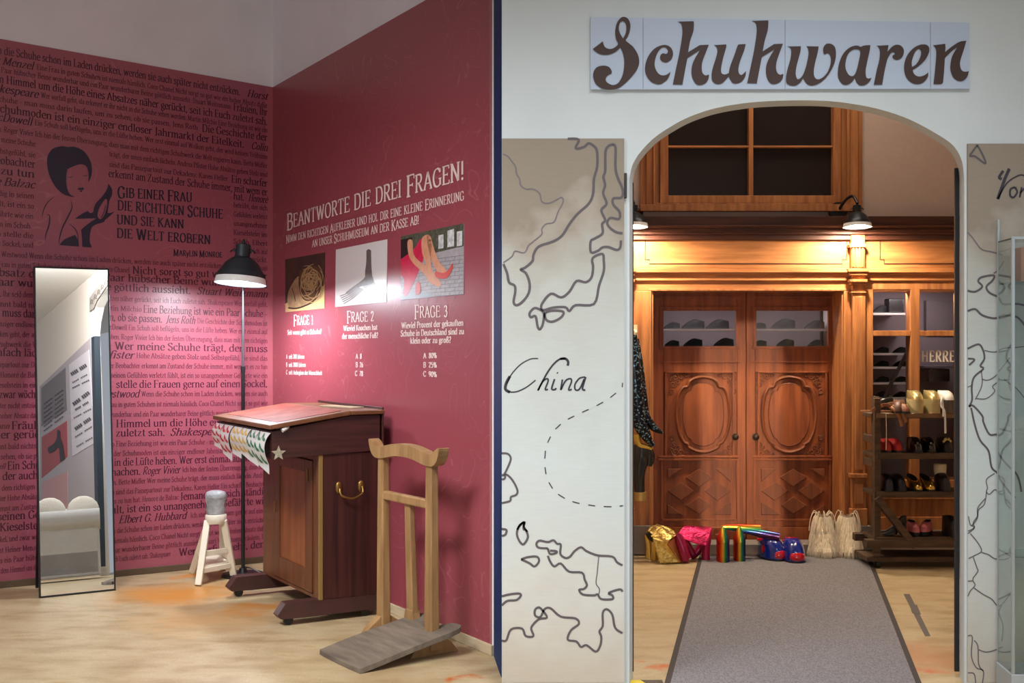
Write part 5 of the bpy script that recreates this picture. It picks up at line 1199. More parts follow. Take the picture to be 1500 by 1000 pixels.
q = MB(); A = [P(x, y, GD+d)-o for x, y, d in ((977, 796, -.055), (989, 786, .02), (1003, 821, .05), (997, 825, -.01))]; Bk = [p+Vector((-.012, .03, 0)) for p in A]; q.hexa(A+Bk); q.build('sole', m_sol, t, bevel=.004)
tb('heel', t, o, [(957, 784, 4.5, .02), (959, 800, 5, .03), (959.5, 819, 6, .05)], GD+.05, m_gsm, .9)
tb('lining', t, o, [(948, 780, 3, .02), (953, 786, 5, .04), (962, 792, 4, .03)], GD, m_dark_in, .6)
t = thing('gold_boot', 'smooth gold boot behind, only its heel column visible at far left', 'boot', P(951, 817, 8.5)); o = t.location
tb('heel', t, o, [(948, 783, 4.5, 0), (951, 800, 5, 0), (951, 817.6, 6, 0)], 8.48, m_gsm, .9)
tb('shaft', t, o, [(949, 786, 5, .02), (958, 776, 7, .05), (976, 780, 9, .05), (990, 792, 8, .04)], 8.45, m_gcr, .6)
t = thing('magenta_boot', 'magenta boot leaning beside the gold boots, one leg slanting down right', 'boot', P(1005, 821, 8.32)); o = t.location
tb('shaft', t, o, [(991, 782, 5, .0), (996, 792, 7.5, .0), (1001, 806, 7.5, -.01), (1005, 818.5, 7.5, -.01)], 8.32, m_psm, .85)
tb('heel', t, o, [(1003, 789, 5, .06), (1010, 803, 5, .07), (1015, 812, 5, .07), (1017, 816, 3, .07)], 8.36, m_psm, .85)
q = MB(); A = [P(x, y, 8.33+d)-o for x, y, d in ((996, 814, 0), (1009, 814, 0), (1009, 823.5, 0), (997, 823.5, 0))]; q.hexa(A+[p+Vector((0, .08, 0)) for p in A]); q.build('sole', m_psm, t, bevel=.006)
t = thing('magenta_boot', 'glittering magenta boot with its wide shaft folded flat on top', 'boot', P(1034, 821, 8.40)); o = t.location
sheet('shaft', t, o, [(990, 783, .0), (1002, 771.5, .10), (1043, 769.5, .08), (1034, 799, -.04)], 8.36, .010, m_pcr)
tb('heel', t, o, [(1040, 775, 3, .10), (1036, 790, 6, .06), (1034, 804, 6, .02), (1034, 820.3, 6.5, .0)], 8.40, m_psm, .9)
tb('toe', t, o, [(1031, 796, 6, .06), (1025, 803, 6, .07), (1018, 812, 5, .06), (1013, 817, 3, .05)], 8.42, m_psm, .85)
# rainbow boots
def rainbow():
    m = mat('rainbow_metallic', (200, 60, 40), .2, metal=.65)
    nt = m.node_tree; tc = nt.nodes.new('ShaderNodeTexCoord'); sx = nt.nodes.new('ShaderNodeSeparateXYZ'); nt.links.new(tc.outputs['Object'], sx.inputs[0])
    mr = nt.nodes.new('ShaderNodeMapRange'); nt.links.new(sx.outputs['Y'], mr.inputs[0]); mr.inputs[1].default_value = .05; mr.inputs[2].default_value = -.05
    r = nt.nodes.new('ShaderNodeValToRGB'); nt.links.new(mr.outputs[0], r.inputs[0]); e = r.color_ramp.elements
    cs = [(0, (70, 20, 60)), (.14, (190, 30, 30)), (.34, (220, 70, 30)), (.46, (220, 180, 50)), (.58, (40, 140, 70)), (.76, (40, 60, 120)), (1, (70, 20, 60))]
    e[0].color = (*lin(cs[0][1]), 1); e[1].color = (*lin(cs[-1][1]), 1)
    for p, c in cs[1:-1]:
        k = e.new(p); k.color = (*lin(c), 1)
    nt.links.new(r.outputs[0], nt.nodes['Principled BSDF'].inputs['Base Color']); return m
m_rb = rainbow(); m_rb2 = rainbow()
for nd in m_rb2.node_tree.nodes:
    if nd.type == 'SEPXYZ': m_rb2.node_tree.links.new(nd.outputs['Z'], [k for k in m_rb2.node_tree.nodes if k.type == 'MAP_RANGE'][0].inputs[0])
for nd in m_rb2.node_tree.nodes:
    if nd.type == 'MAP_RANGE': nd.inputs[1].default_value = .275; nd.inputs[2].default_value = .175
for nd in m_rb.node_tree.nodes:
    if nd.type == 'SEPXYZ': m_rb.node_tree.links.new(nd.outputs['X'], [k for k in m_rb.node_tree.nodes if k.type == 'MAP_RANGE'][0].inputs[0])
    if nd.type == 'MAP_RANGE': nd.inputs[1].default_value = -.06; nd.inputs[2].default_value = .05
for k, (px, py, y1, r) in enumerate(((1059, 825.5, 794, 9.5), (1083, 824, 794, 9))):
    D = EYE*F/(py-500)+.05; o = P(px, py, D); o.z = 0
    t = thing('rainbow_boot', 'rainbow striped platform boot on the runner, '+('left of the pair, upper shaft' if k == 0 else 'right of the pair, lower shaft'), 'boot', o)
    if k: o = o.copy()
    q = MB(); H = EYE-(y1-500)/F*D; rr_ = r/F*D
    q.lathe([(rr_*.96, .0), (rr_*1.02, .01), (rr_, .05), (rr_*.98, H)], 24, Matrix.Diagonal((1, 1.5, 1, 1)), True); q.build('platform', m_rb, t, smooth=True)
    q = MB(); top = EYE-(770-500)/F*D
    q.lathe([(rr_*1.0, H+.002), (rr_*1.0, H+.02), (rr_*.86, H+.045), (rr_*.58, H+.075), (rr_*.25, top-.012), (.004, top)], 24, Matrix.Diagonal((1, 1.6, 1, 1))); q.build('toe', m_rb, t, smooth=True)
    if k == 0: tb('shaft', t, o, [(1057, 772, 3.5, .10), (1072, 772, 5, .10), (1092, 774, 7, .10), (1113, 776, 8.5, .10)], D, m_rb2, .7)
    else: tb('shaft', t, o, [(1083, 777, 3, .05), (1098, 778.5, 4.5, .04), (1118, 782, 6, .03), (1141, 787, 7, .02)], D, m_rb2, .7)
# red and blue shoes
m_bl = mat('blue_patent', (16, 40, 128), .15, coat=.8); m_rd = mat('red_patent', (196, 16, 40), .15, coat=.8)
def clown(label, px, py, rz):
    g = FL(px, py); t = make_shoe('patent_shoe', label, 'shoe', (g.x, g.y+.22, 0), rz, m_bl, .25, .150, sole_m=m_navyl, plat=.02, hb=.13, hf=.14, ox=(.03, .5), lining=m_rd)
    q = MB(); q.ball((.215, 0, .045), .055, 14, (.72, .98, .8)); q.build('toe_cap', m_rd, t, smooth=True)
    q = MB()
    for s in (-1, 1): q.ball((.12, s*.056, .075), .036, 12, (.9, .45, 1.1))
    q.build('side_patch', m_rd, t, smooth=True)
    q = MB(); c = [(.07+.066*math.cos(a), .05*math.sin(a), .135+.008*math.cos(a)) for a in [i*math.pi/10 for i in range(21)]]; q.tube(c, .011, 8, False); q.build('padded_collar', m_rd, t, smooth=True)
    return t
clown('red and blue patent shoe, left of the pair on the runner', 1122, 824, FR+.50); clown('red and blue patent shoe, right of the pair next to the shaggy boots', 1165, 826, FR+.06)
# shaggy fur boots
m_fur = mat('pale_beige_fur', (232, 216, 190), .8, var=.12, vscale=40)
for k, px in enumerate((1207, 1243)):
    g = FL(px, 816); t = thing('fur_boot', 'shaggy pale fur boot, '+('left of the pair at the runner end' if k == 0 else 'right of the pair by the trolley'), 'boot', (g.x, g.y+.10, 0), FR)
    u, l, s = shoe_parts(.20, .10, plat=.02, hb=.12, hf=.13, ox=(.02, .6), ow=.95); u.build('upper', mat('fur_boot_leather', (150, 128, 104), .8) if k == 0 else bpy.data.materials['fur_boot_leather'], t, smooth=True); s.build('sole', m_sole, t, smooth=True)
    q = MB(); q.lathe([(.06, .1), (.055, .2), (.05, .285), (.035, .285), (.03, .2)], 20, Matrix.Translation((.06, 0, 0))); q.build('shaft', bpy.data.materials['fur_boot_leather'], t, smooth=True)
    q = MB(); rr = random.Random(20+k)
    for i in range(2300):
        a = rr.uniform(0, 2*math.pi); z = rr.choice((.285, .285, .27, .25, .22, .18, .15, .12, .09)); r0 = .050+.030*(1-z/.29)
        ln = min((z-.004)*1.05, rr.uniform(.09, .20)); sw = rr.uniform(-.25, .25); fl = rr.uniform(.12, .34); toe = 1.0+max(0, math.cos(a))*(.285-z)*4.5
        pts = []
        for j in range(5):
            u_ = j/4; rad = (r0+fl*ln*u_*(.6+.4*u_)*.7+.010*math.sin(u_*3))*toe; aa = a+sw*u_
            pts.append((.055+rad*math.cos(aa), rad*math.sin(aa)*(1/toe if toe > 1 else 1)*min(toe, 1.25), max(.003, z+.014*math.sin(u_*2.2)*(1-u_)-ln*u_)))
        q.tube(pts, [.0022, .0027, .0025, .0019, .0006], 4, False)
    for i in range(10):
        a = rr.uniform(-2.4, 2.4); hgt = rr.uniform(.02, .04)
        q.tube(cat([(.06+.03*math.cos(a), .03*math.sin(a), .285), (.06+.06*math.cos(a), .06*math.sin(a), .285+hgt), (.06+.085*math.cos(a), .085*math.sin(a), .26), (.06+.095*math.cos(a), .095*math.sin(a), .18)], 4), .003, 5, False)
    f = q.build('fur', m_fur, t, smooth=False, fix=False); f['kind'] = 'stuff'
# ------------------------------------------------------------------ lectern desk on casters against the question wall
m_mahv = mat('dark_mahogany_stripe', (46, 20, 18), .4, rgb2=(74, 34, 28), vscale=3, stretch=(14, 14, .5), detail=5)
m_mahf = mat('mahogany_front', (88, 48, 26), .4, rgb2=(112, 64, 34), vscale=3, stretch=(9, 9, .7), detail=5)
m_mahp = mat('mahogany_door_panel', (122, 66, 32), .4, rgb2=(150, 86, 44), vscale=2.5, stretch=(7, 7, .8), detail=5)
m_mahh = mat('dark_mahogany_box', (52, 26, 24), .4, rgb2=(74, 38, 34), vscale=3, stretch=(1, 1, 16), detail=5)
m_foot = mat('dark_brown_foot', (66, 38, 34), .45, var=.1, vscale=10)
m_lid = mat('worn_walnut_lid', (100, 58, 34), .5, rgb2=(126, 80, 50), vscale=6, stretch=(2, 2, 2))
m_leather = mat('worn_red_leather', (128, 48, 36), .6, spec=.25, rgb2=(158, 80, 64), vscale=9, bump=.2, bscale=50)
CA, CB = FL(351, 872), FL(427, 915)
du = (CB-CA).normalized(); dv = Vector((-du.y, du.x, 0))
assert dv.y > 0
dO = CA+dv*.150
desk = thing('lectern_desk', 'dark mahogany lectern desk on casters with red leather top', 'desk', dO, math.atan2(du.y, du.x))
WID = (CB-CA).length
U0, U1 = -.02, WID+.025
DP = .335                                         # depth of the body behind its front
def dbx(name, a, b, m, bev=.004, par=None): q = MB(); q.box(a, b); return q.build(name, m, par or desk, bevel=bev)
dbx('body', (U0, .012, .115), (U1, DP, .90), m_mahv, .003)
# face frame + panelled door on the front
q = MB(); q.box((U0, 0, .115), (U0+.20, .012, .90)); q.box((U1-.10, 0, .115), (U1, .012, .90)); q.box((U0+.20, 0, .86), (U1-.10, .012, .90)); q.box((U0+.20, 0, .115), (U1-.10, .012, .135)); q.build('face_frame', m_mahf, desk, bevel=.002)
door = MB(); x0, x1, z0, z1 = U0+.205, U1-.105, .14, .855
for a, b in (((x0, -.008, z0), (x0+.10, .01, z1)), ((x1-.10, -.008, z0), (x1, .01, z1)), ((x0+.10, -.008, z1-.07), (x1-.10, .01, z1)), ((x0+.10, -.008, z0), (x1-.10, .01, z0+.12))): door.box(a, b)
dr = door.build('door', m_mahf, desk, bevel=.003)
dbx('door_panel', (x0+.10, .0, z0+.12), (x1-.10, .009, z1-.07), m_mahp, .001, dr)
q = MB(); q.tube([(x1-.05, -.012, .74), (x1-.05, -.012, .81)], .004, 6); q.build('hinge', m_brass, dr)
q = MB(); q.box((x0+.02, -.013, .51), (x0+.045, -.008, .57)); q.build('lock_plate', m_brass, dr)
dbx('brass_edge', (U1-.013, -.006, .12), (U1+.004, .016, .895), mat('pale_edge_strip', (150, 122, 70), .45, metal=.4), .002)
# plinth runners (feet) with casters
for u in (U0+.005, U1-.075):
    q = MB(); prof = [(-.215, .040), (-.235, .062), (-.19, .122), (DP+.0, .122), (DP+.0, .036), (-.10, .036)]
    q.prism([prof], lambda y, z: Vector((u, y, z)), lambda y, z: Vector((u+.075, y, z))); q.build('foot', m_foot, desk, bevel=.005)
    for y in (-.165, DP-.06):
        c = Vector((u+.037, y, .026)); q = MB(); q.tube([c-Vector((.011, 0, 0)), c+Vector((.011, 0, 0))], .026, 18); wq = q.build('caster', m_blackm, desk, smooth=True)
        q = MB(); q.box(c+Vector((-.017, -.012, 0)), c+Vector((.017, .014, .034))); q.build('caster_fork', m_blackm, wq, bevel=.003)
q = MB(); q.box((U0+.06, DP-.03, .05), (U1-.06, DP, .118)); q.build('back_rail', m_foot, desk)
# sloping upper box
YF, YR, YB = -.270, .165, DP+.01
ZF, ZR = 1.030, 1.100
q = MB()
def side(u): return [(u, YF, .885), (u, YB, .905), (u, YB, ZR), (u, YR, ZR), (u, YF, ZF)]
a, b = side(U0-.02), side(U1+.012); o = 0
q.add(a+b, [(0, 1, 2, 3, 4), (9, 8, 7, 6, 5), (0, 5, 6, 1), (1, 6, 7, 2), (2, 7, 8, 3), (3, 8, 9, 4), (4, 9, 5, 0)])
q.build('slope_box', m_mahh, desk, bevel=.003)
# lid: slope and ledge boards
def slab(name, y0, z0, y1, z1, th, u0, u1, m, bev=.005, par=None):
    q = MB(); q.hexa([(u0, y0, z0), (u1, y0, z0), (u1, y1, z1), (u0, y1, z1), (u0, y0, z0+th), (u1, y0, z0+th), (u1, y1, z1+th), (u0, y1, z1+th)]); return q.build(name, m, par or desk, bevel=bev)
k = (ZR-ZF)/(YR-YF); LIFT = .014
lid = slab('lid', YF-.02, ZF-.02*k+LIFT, YR, ZR+.004, .024, U0-.05, U1+.035, m_lid)
slab('leather_inlay', YF+.045, ZF+.065*k+LIFT+.0175, YR-.03, ZR+.004+.0195, .0035, U0+.01, U1-.035, m_leather, .001, lid)
q = MB()

slab('back_ledge', YR, ZR+.004, YB+.02, ZR+.004, .022, U0-.05, U1+.035, m_lid)
slab('back_board', DP+.02, .90, DP+.03, .90, .24, U0-.02, U1+.02, m_mahh, .002)
# side handle
hz_ = .60+.05; hx = U1
def hp(y, z, out): return Vector((hx+out, y, z))
h0, h1 = .105, .235
q = MB(); q.tube(cat([tuple(hp(h0, .71, .02)), tuple(hp(h0+.005, .675, .035)), tuple(hp((h0+h1)/2, .655, .04)), tuple(hp(h1-.005, .68, .035)), tuple(hp(h1, .715, .02))], 6), .0065, 8); hd = q.build('side_handle', m_brass, desk, smooth=True)
for y in (h0, h1):
    q = MB(); q.ball(hp(y, .715, .006), .026, 14, (.35, .75, 1.25)); q.build('handle_rose', m_brass, hd, smooth=True)
# torn silver tape star on the box front corner
q = MB(); st = [(.018*(1 if i % 2 else 2.3)*math.cos(i*math.pi/5+.3), .018*(1 if i % 2 else 2.3)*math.sin(i*math.pi/5+.3)) for i in range(10)]
q.prism([st], lambda x, z: Vector((U1+.0135, YF+.035+x, .915+z)), lambda x, z: Vector((U1+.012, YF+.035+x, .915+z)))
q.build('silver_patch', mat('crumpled_silver_tape', (190, 184, 160), .35, metal=.5, bump=.5), desk)
# paper on the ledge
q = MB(); q.box((-.07, -.02, 0), (.24, .06, .006)); pp = q.build('paper_strip', m_rawwood); pp.location = desk.matrix_basis @ Vector((U1-.42, YR+.06, ZR+.027)); pp.rotation_euler = (0, 0, math.atan2(du.y, du.x)+.25)
tag(pp, 'pale flat wooden ruler lying on the back ledge of the desk', 'ruler')

# sticker sheets hanging out below the lid
m_sheet = mat('glossy_white_sheet', (226, 226, 222), .25, coat=.4)
stc = {'red': mat('red_sticker', (204, 30, 44), .35), 'yellow': mat('yellow_sticker', (222, 176, 58), .35), 'green': mat('green_sticker', (22, 116, 74), .35)}
SHOE2 = [(-.5, .1, 1), (-.5, .42, 1), (-.3, .36), (.0, .02), (.3, -.1), (.5, -.22), (.46, -.38, 1), (.2, -.38), (-.1, -.26), (-.34, .05), (-.40, -.38, 1), (-.46, -.38, 1)]
sheets = [('red', 'leftmost'), ('red', 'second from the left'), ('yellow', 'left one of the yellow'), ('yellow', 'right one of the yellow'), ('green', 'left one of the green'), ('green', 'rightmost')]
ub = [U0-.028, U0+.135, U0+.305, U0+.47, U0+.615, U0+.755, U1+.01]
DM = Matrix.Translation(dO) @ Matrix.Rotation(math.atan2(du.y, du.x), 4, 'Z')
for i, (cn, pos) in enumerate(sheets):
    ua, ue = ub[i]+(.014 if i in (2, 4) else .005), ub[i+1]-.005
    ln = (.15, .20, .17, .17, .19, .215)[i]; bulge = (.018, .022, .018, .02, .022, .026)[i]
    def fsheet(u, s, off=0, ua=ua, ue=ue, ln=ln, bulge=bulge):
        # s runs 0..1 down the sheet; comes out of the gap, rolls over and hangs
        a = min(1, max(0, s))
        y = YF-.004-bulge*math.sin(min(1, a*1.25)*math.pi)*(1.0)-.012*(1-math.exp(-a*6)); z = ZF-.008-ln*a**1.15
        if a > .8: y -= 0
        dy, dz = -1, .25
        return DM @ Vector((ua+(ue-ua)*u+.02*a*(u-.5), y+off*dy, z+off*dz))
    t = thing('sticker_sheet', 'hanging sheet of %s shoe stickers, %s under the desk lid' % (cn, pos), 'sticker sheet', DM @ Vector(((ua+ue)/2, YF, ZF-.3)))
    L0 = t.location
    q = MB(); N = 14; cut = lambda u: 1-.16*(1-u)*(1 if cn != 'red' else 1)*(1 if i % 2 else .6)
    q.loft([[fsheet(u/6, s/N*cut(u/6))-L0 for u in range(7)] for s in range(N+1)], closed=False); sh_ = q.build('sheet', m_sheet, t, smooth=True, fix=False)
    rows = 3
    for r in range(rows):
        for c in range(2):
            cu, cs_ = .27+.46*c, (.16+.30*r)*.92
            if cs_ > cut(cu)-.08: continue
            q = MB(); q.prism([smooth_outline([(x, y) + tuple(w_) for x, y, *w_ in SHOE2], 3)], lambda x, y: fsheet(cu+x*.42, cs_-y*.26, .0016)-L0, None); q.build('sticker', stc[cn], t, fix=False)
q = MB(); q.tube([DM @ Vector((U1-.02+.05*math.cos(a)*.9, YF+.07+.09*math.sin(a)*.5-.02, ZF+.004+.02*math.sin(a))) for a in [i*math.pi/8 for i in range(9)]], .011, 10)
tag(q.build('tape_roll', m_sheet, None, smooth=True), 'end of a white sticker roll peeking out under the lid corner', 'roll')

# ------------------------------------------------------------------ antique standing boot jack
m_old = mat('old_honey_wood', (142, 106, 66), .6, rgb2=(172, 134, 88), vscale=4, stretch=(5, 5, .8), bump=.2, bscale=25)
m_grey = mat('weathered_grey_board', (96, 84, 72), .8, rgb2=(128, 114, 98), vscale=4, stretch=(1.2, 7, 2), bump=.4, bscale=30, detail=7)
fa, fbq = FL(467, 958), FL(527, 987)
ju = (fbq-fa).normalized(); jv = Vector((-ju.y, ju.x, 0))
jr = FL(632.5, 958); jl = jr-ju*.485
jO = jr.lerp(jl, .5)
jack = thing('boot_jack', 'tall wooden boot jack with a grey sloping board, in front of the desk', 'boot jack', jO, math.atan2(ju.y, ju.x))
JM = (Matrix.Translation(jO) @ Matrix.Rotation(math.atan2(ju.y, ju.x), 4, 'Z')).inverted()
hw = .2425
for s in (-1, 1):
    q = MB(); q.hexa([(s*hw-.034, -.025, .02), (s*hw+.034, -.025, .02), (s*hw+.034, .025, .02), (s*hw-.034, .025, .02), (s*hw-.028, -.02, .91), (s*hw+.028, -.02, .91), (s*hw+.028, .02, .91), (s*hw-.028, .02, .91)]); q.build('post', m_old, jack, bevel=.006)
    q = MB(); q.prism([[(-.13, 0), (-.10, .045), (-.03, .10), (.03, .10), (.10, .05), (.14, 0)]], lambda y, z: Vector((s*hw-.024, y, z)), lambda y, z: Vector((s*hw+.024, y, z))); q.build('foot', m_old, jack, bevel=.006)
rail = [(-.355, .995), (-.335, .94), (-.295, .908), (-.22, .905), (-.10, .925), (0, .93), (.10, .925), (.22, .905), (.295, .908), (.335, .94), (.355, .995), (.318, .985), (.285, .962), (.24, .962), (.11, .985), (0, .992), (-.11, .985), (-.24, .962), (-.285, .962), (-.318, .985)]
q = MB(); q.prism([cat([(x, z) for x, z in rail], 3, True)], lambda x, z: Vector((x, -.028, z)), lambda x, z: Vector((x, .028, z))); q.build('top_rail', m_old, jack, bevel=.006)
q = MB(); q.box((-hw, -.018, .695), (hw, .018, .74)); q.build('cross_rail', m_old, jack, bevel=.008)
q = MB(); q.hexa([(-.04, .02, .06), (.03, .02, .06), (.03, .055, .06), (-.04, .055, .06), (-.028, .0, .70), (.024, .0, .70), (.024, .03, .70), (-.028, .03, .70)]); q.prism([[(-.07, .07), (.05, .07), (.025, .17), (-.035, .17)]], lambda x, z: Vector((x, .01, z)), lambda x, z: Vector((x, .06, z))); q.build('centre_post', m_old, jack, bevel=.005)
# sloping board, rounded front corners, forked at the back
fl_, fr_ = JM @ fa, JM @ fbq
yf = (fl_.y+fr_.y)/2; xl_, xr_ = fl_.x, fr_.x
brd = [(xl_+.03, yf), (xl_+.2, yf-.004), (xr_-.03, yf), (xr_, yf+.03), (xr_+.0, yf+.30), (xr_+.0, .085), (xr_-.10, .10), (xr_-.14, .03), (xr_-.18, .0), (xr_-.23, .03), (xr_-.25, .12), (xl_+.04, .08), (xl_, yf+.25), (xl_, yf+.03)]
sl_ = .115/(.08-yf)
q = MB(); q.prism([cat(brd, 3, True)], lambda x, y: Vector((x, y, .022+(y-yf)*sl_)), lambda x, y: Vector((x, y, max(.001, (y-yf)*sl_-.002)))); q.build('sloping_board', m_grey, jack, bevel=.004)

# ------------------------------------------------------------------ white display stand and the grey last on it
m_cream2 = mat('cream_white_paint', (232, 222, 200), .5, var=.04, vscale=10)
feet = [Vector(p) for p in ((-1.925, 7.54, 0), (-1.765, 7.80, 0), (-2.075, 7.97, 0), (-1.90, 8.08, 0))]
sO = (feet[0]+feet[1]+feet[2]+feet[3])/4; tc_ = Vector((-1.860, 7.72, .36))
stand = thing('display_stand', 'small cream white four-legged stand beside the floor lamp', 'stand', sO)
tops = [tc_+Vector(d) for d in ((-.045, -.03, 0), (.05, -.01, 0), (-.05, .04, 0), (.03, .05, 0))]
for f, tp in zip(feet, tops):
    q = MB(); d = (tp-f); q.bar(f-sO+Vector((0, 0, .004)), tp-sO+Vector((0, 0, .02)), .040, .030, (0, 1, 0)); q.build('leg', m_cream2, stand, bevel=.004)
q = MB(); c = tc_-sO; q.lathe([(.062, .0), (.066, .01), (.066, .052), (.060, .058), (.045, .05), (.001, .048)], 24, Matrix.Translation(c)); q.build('ring_top', m_cream2, stand, smooth=True)
def atz(i, z): 
    t_ = z/.37; return feet[i].lerp(tops[i], t_)-sO+UP*z*0
def ptz(i, z): p = feet[i].lerp(tops[i], z/.36); return Vector((p.x, p.y, z))-sO
for a, b, z in ((0, 1, .085), (0, 1, .185), (2, 3, .10), (0, 2, .13), (1, 3, .13)):
    q = MB(); q.bar(ptz(a, z), ptz(b, z), .018, .032); q.build('stretcher', m_cream2, stand, bevel=.003)
q = MB(); q.hexa([ptz(0, .10), ptz(1, .10), ptz(3, .10), ptz(2, .10), ptz(0, .11), ptz(1, .11), ptz(3, .11), ptz(2, .11)]); q.build('lower_shelf', m_cream2, stand)
q = MB(); prof = [(.001, .0), (.055, .004), (.062, .03), (.058, .06), (.066, .10), (.066, .125), (.056, .142), (.03, .150), (.001, .151)]
q.lathe(prof, 28, Matrix.Translation((0, 0, 0)) @ Matrix.Diagonal((1.0, .8, 1, 1)))
rr = random.Random(2); q.v = [(x*(1+rr.uniform(-.05, .05)), y*(1+rr.uniform(-.06, .06)), z) for x, y, z in q.v]
gl_ = q.build('wrapped_last', mat('grey_plastic_wrap', (146, 148, 150), .3, rgb2=(186, 188, 190), vscale=14, bump=.5, bscale=40), None, smooth=True); gl_.location = tc_+Vector((0, 0, .055))
tag(gl_, 'grey lumpy plastic-wrapped block on the small white stand', 'block')

# ------------------------------------------------------------------ floor lamp
lp = FL(356, 843)
lamp = thing('floor_lamp', 'black floor lamp with a lit bell shade in the red corner', 'lamp', lp)
q = MB(); q.lathe([(.135, 0), (.138, .006), (.13, .016), (.03, .024), (.022, .05), (.001, .05)], 40); q.build('lamp_base', m_blackm, lamp, smooth=True)
hd_ = P(352, 415, 7.50)
q = MB(); q.tube([(0, 0, .02), (0, 0, 1.32)], .0125, 12); q.build('lower_pole', m_blackm, lamp, smooth=True)
q = MB(); q.tube([(0, 0, 1.30), (0, 0, 1.34)], .015, 12); q.build('pole_joint', m_blackm, lamp, smooth=True)
l_ = hd_-lp
q = MB(); q.tube(cat([(0, 0, 1.32), (0, 0, 1.80), (0, -.01, l_.z+.10), (l_.x*.4, l_.y*.4, l_.z+.22), (l_.x, l_.y, l_.z+.215)], 6), .0085, 10); q.build('upper_pole', mat('grey_steel_pole', (110, 112, 116), .35, metal=.8), lamp, smooth=True)
lamp_head(lamp, l_, .152, m_shade, m_glowc, (R(3.5), R(-5)))
q = MB(); q.tube(cat([(.0, -.0, .06), (.06, -.02, .05), (.14, -.04, .02), (.22, -.06, .006), (.40, -.1, .006)], 6), .004, 6); q.build('power_cord', m_blackm, lamp, smooth=True)
# ------------------------------------------------------------------ standing mirror and what it shows
mbl = FL(57.5, 876); mW = .452; mTilt = .0871
mu = Vector((.853, .522, 0)); mn0 = Vector((.522, -.853, 0))
mn = (mn0*math.cos(mTilt)+UP*math.sin(mTilt)); mv = (UP*math.cos(mTilt)-mn0*math.sin(mTilt))
mH = 1.955
def wbr():
    # width so that the lower right corner meets the picture's 169 px
    lo, hi = .2, .9
    for _ in range(40):
        mid = (lo+hi)/2; p = mbl+mu*mid
        if 750+F*p.x/p.y < 169.5: lo = mid
        else: hi = mid
    return lo
mW = wbr()
mir = thing('standing_mirror', 'tall black framed standing mirror in front of the text wall', 'mirror', mbl+mu*mW/2)
mo = mir.location
mp_ = lambda u, v, w: mbl-mo+mu*u+mv*v+mn*w
def mbox(name, u0, v0, u1, v1, w0, w1, m, bev=0, par=None):
    q = MB(); q.hexa([mp_(u0, v0, w0), mp_(u1, v0, w0), mp_(u1, v0, w1), mp_(u0, v0, w1), mp_(u0, v1, w0), mp_(u1, v1, w0), mp_(u1, v1, w1), mp_(u0, v1, w1)]); return q.build(name, m, par or mir, bevel=bev)
mbox('mirror_glass', .006, .008, mW-.006, mH-.006, -.004, .0, mat('mirror_silver', (236, 238, 238), .0, metal=1.0))
f1_ = .009
for a in ((0, .0, f1_, mH), (mW-f1_, .0, mW, mH), (f1_, 0, mW-f1_, f1_*1.2), (f1_, mH-f1_, mW-f1_, mH)): mbox('frame_bar', *a, -.02, .006, m_blackm, .002)
mbox('backing', .002, .004, mW-.002, mH-.004, -.016, -.005, m_blackm)
for u in (.03, mW-.03):
    q = MB(); q.bar(mp_(u, 1.2, -.018), mp_(u, 0, -.018)-mn0*.22+UP*.02, .016, .02); q.build('support_leg', m_blackm, mir)

# the far side of the front room, seen only in the mirror: virtual points are laid out along the mirrored view and turned back
Mpt = mbl+mn*.0
def back(p): p = Vector(p); return p-mn*(2*(p-Mpt).dot(mn))
def V(px, py, D): return back(P(px, py, D))
# wall with posters, roughly facing the mirror
wa, wb = V(140, 640, 17.2), V(52, 640, 20.5)
wd = (wb-wa); wd.z = 0; wd.normalize(); wn = Vector((-wd.y, wd.x, 0))
if wn.dot(Vector((-2.6, 7.3, 0))-wa) < 0: wn = -wn
wa.z = 0
def onW(px, py, off=0):
    """point of the poster wall seen at this picture position through the mirror"""
    o = back(O); d = (V(px, py, 10)-o); p0 = wa+wn*off; t = (p0-o).dot(wn)/d.dot(wn); return o+d*t
q = MB(); L_ = 4.5
q.hexa([wa, wa+wd*L_, wa+wd*L_-wn*.12, wa-wn*.12, wa+UP*CEIL, wa+wd*L_+UP*CEIL, wa+wd*L_-wn*.12+UP*CEIL, wa-wn*.12+UP*CEIL]); struct(q.build('wall_posters', mat('soft_white_plaster', (226, 216, 206), .85)))
pan = thing('poster_board', 'grey board of posters behind the sofa, seen in the mirror', 'poster board', wa)
def wq(name, c, off, m, th=.01):
    pts = [onW(x, y, off) for x, y in c]; q = MB(); q.hexa([p-wn*th-wa for p in pts]+[p-wa for p in pts]); return q.build(name, m, pan)
wq('board', [(58, 812), (141, 812), (133, 494), (58, 566)], .036, mat('lilac_grey_board', (176, 166, 172), .6), .03)
wq('grey_poster', [(60.5, 624), (98, 600), (96, 538), (60.5, 568)], .040, mat('dark_grey_poster', (120, 112, 116), .6), .004)
wq('red_poster', [(61, 700), (99, 668), (98, 616), (61, 640)], .040, mat('red_poster', (168, 74, 78), .6), .004)
wq('pink_poster', [(62, 800), (100, 800), (99, 690), (62, 706)], .040, mat('pink_poster', (196, 150, 150), .6), .004)
wq('pale_poster', [(106, 668), (139, 648), (130, 512), (101, 534)], .040, mat('pale_poster', (204, 198, 206), .6), .004)
q = MB()
def wtext(x0, x1, ya, yb, h, t):
    a, b = onW(x0, ya, .046)-wa, onW(x1, yb, .046)-wa
    text_quads(q, t, quadmap(a, b, UP*h, UP*h), thick=.2, thin=.09)
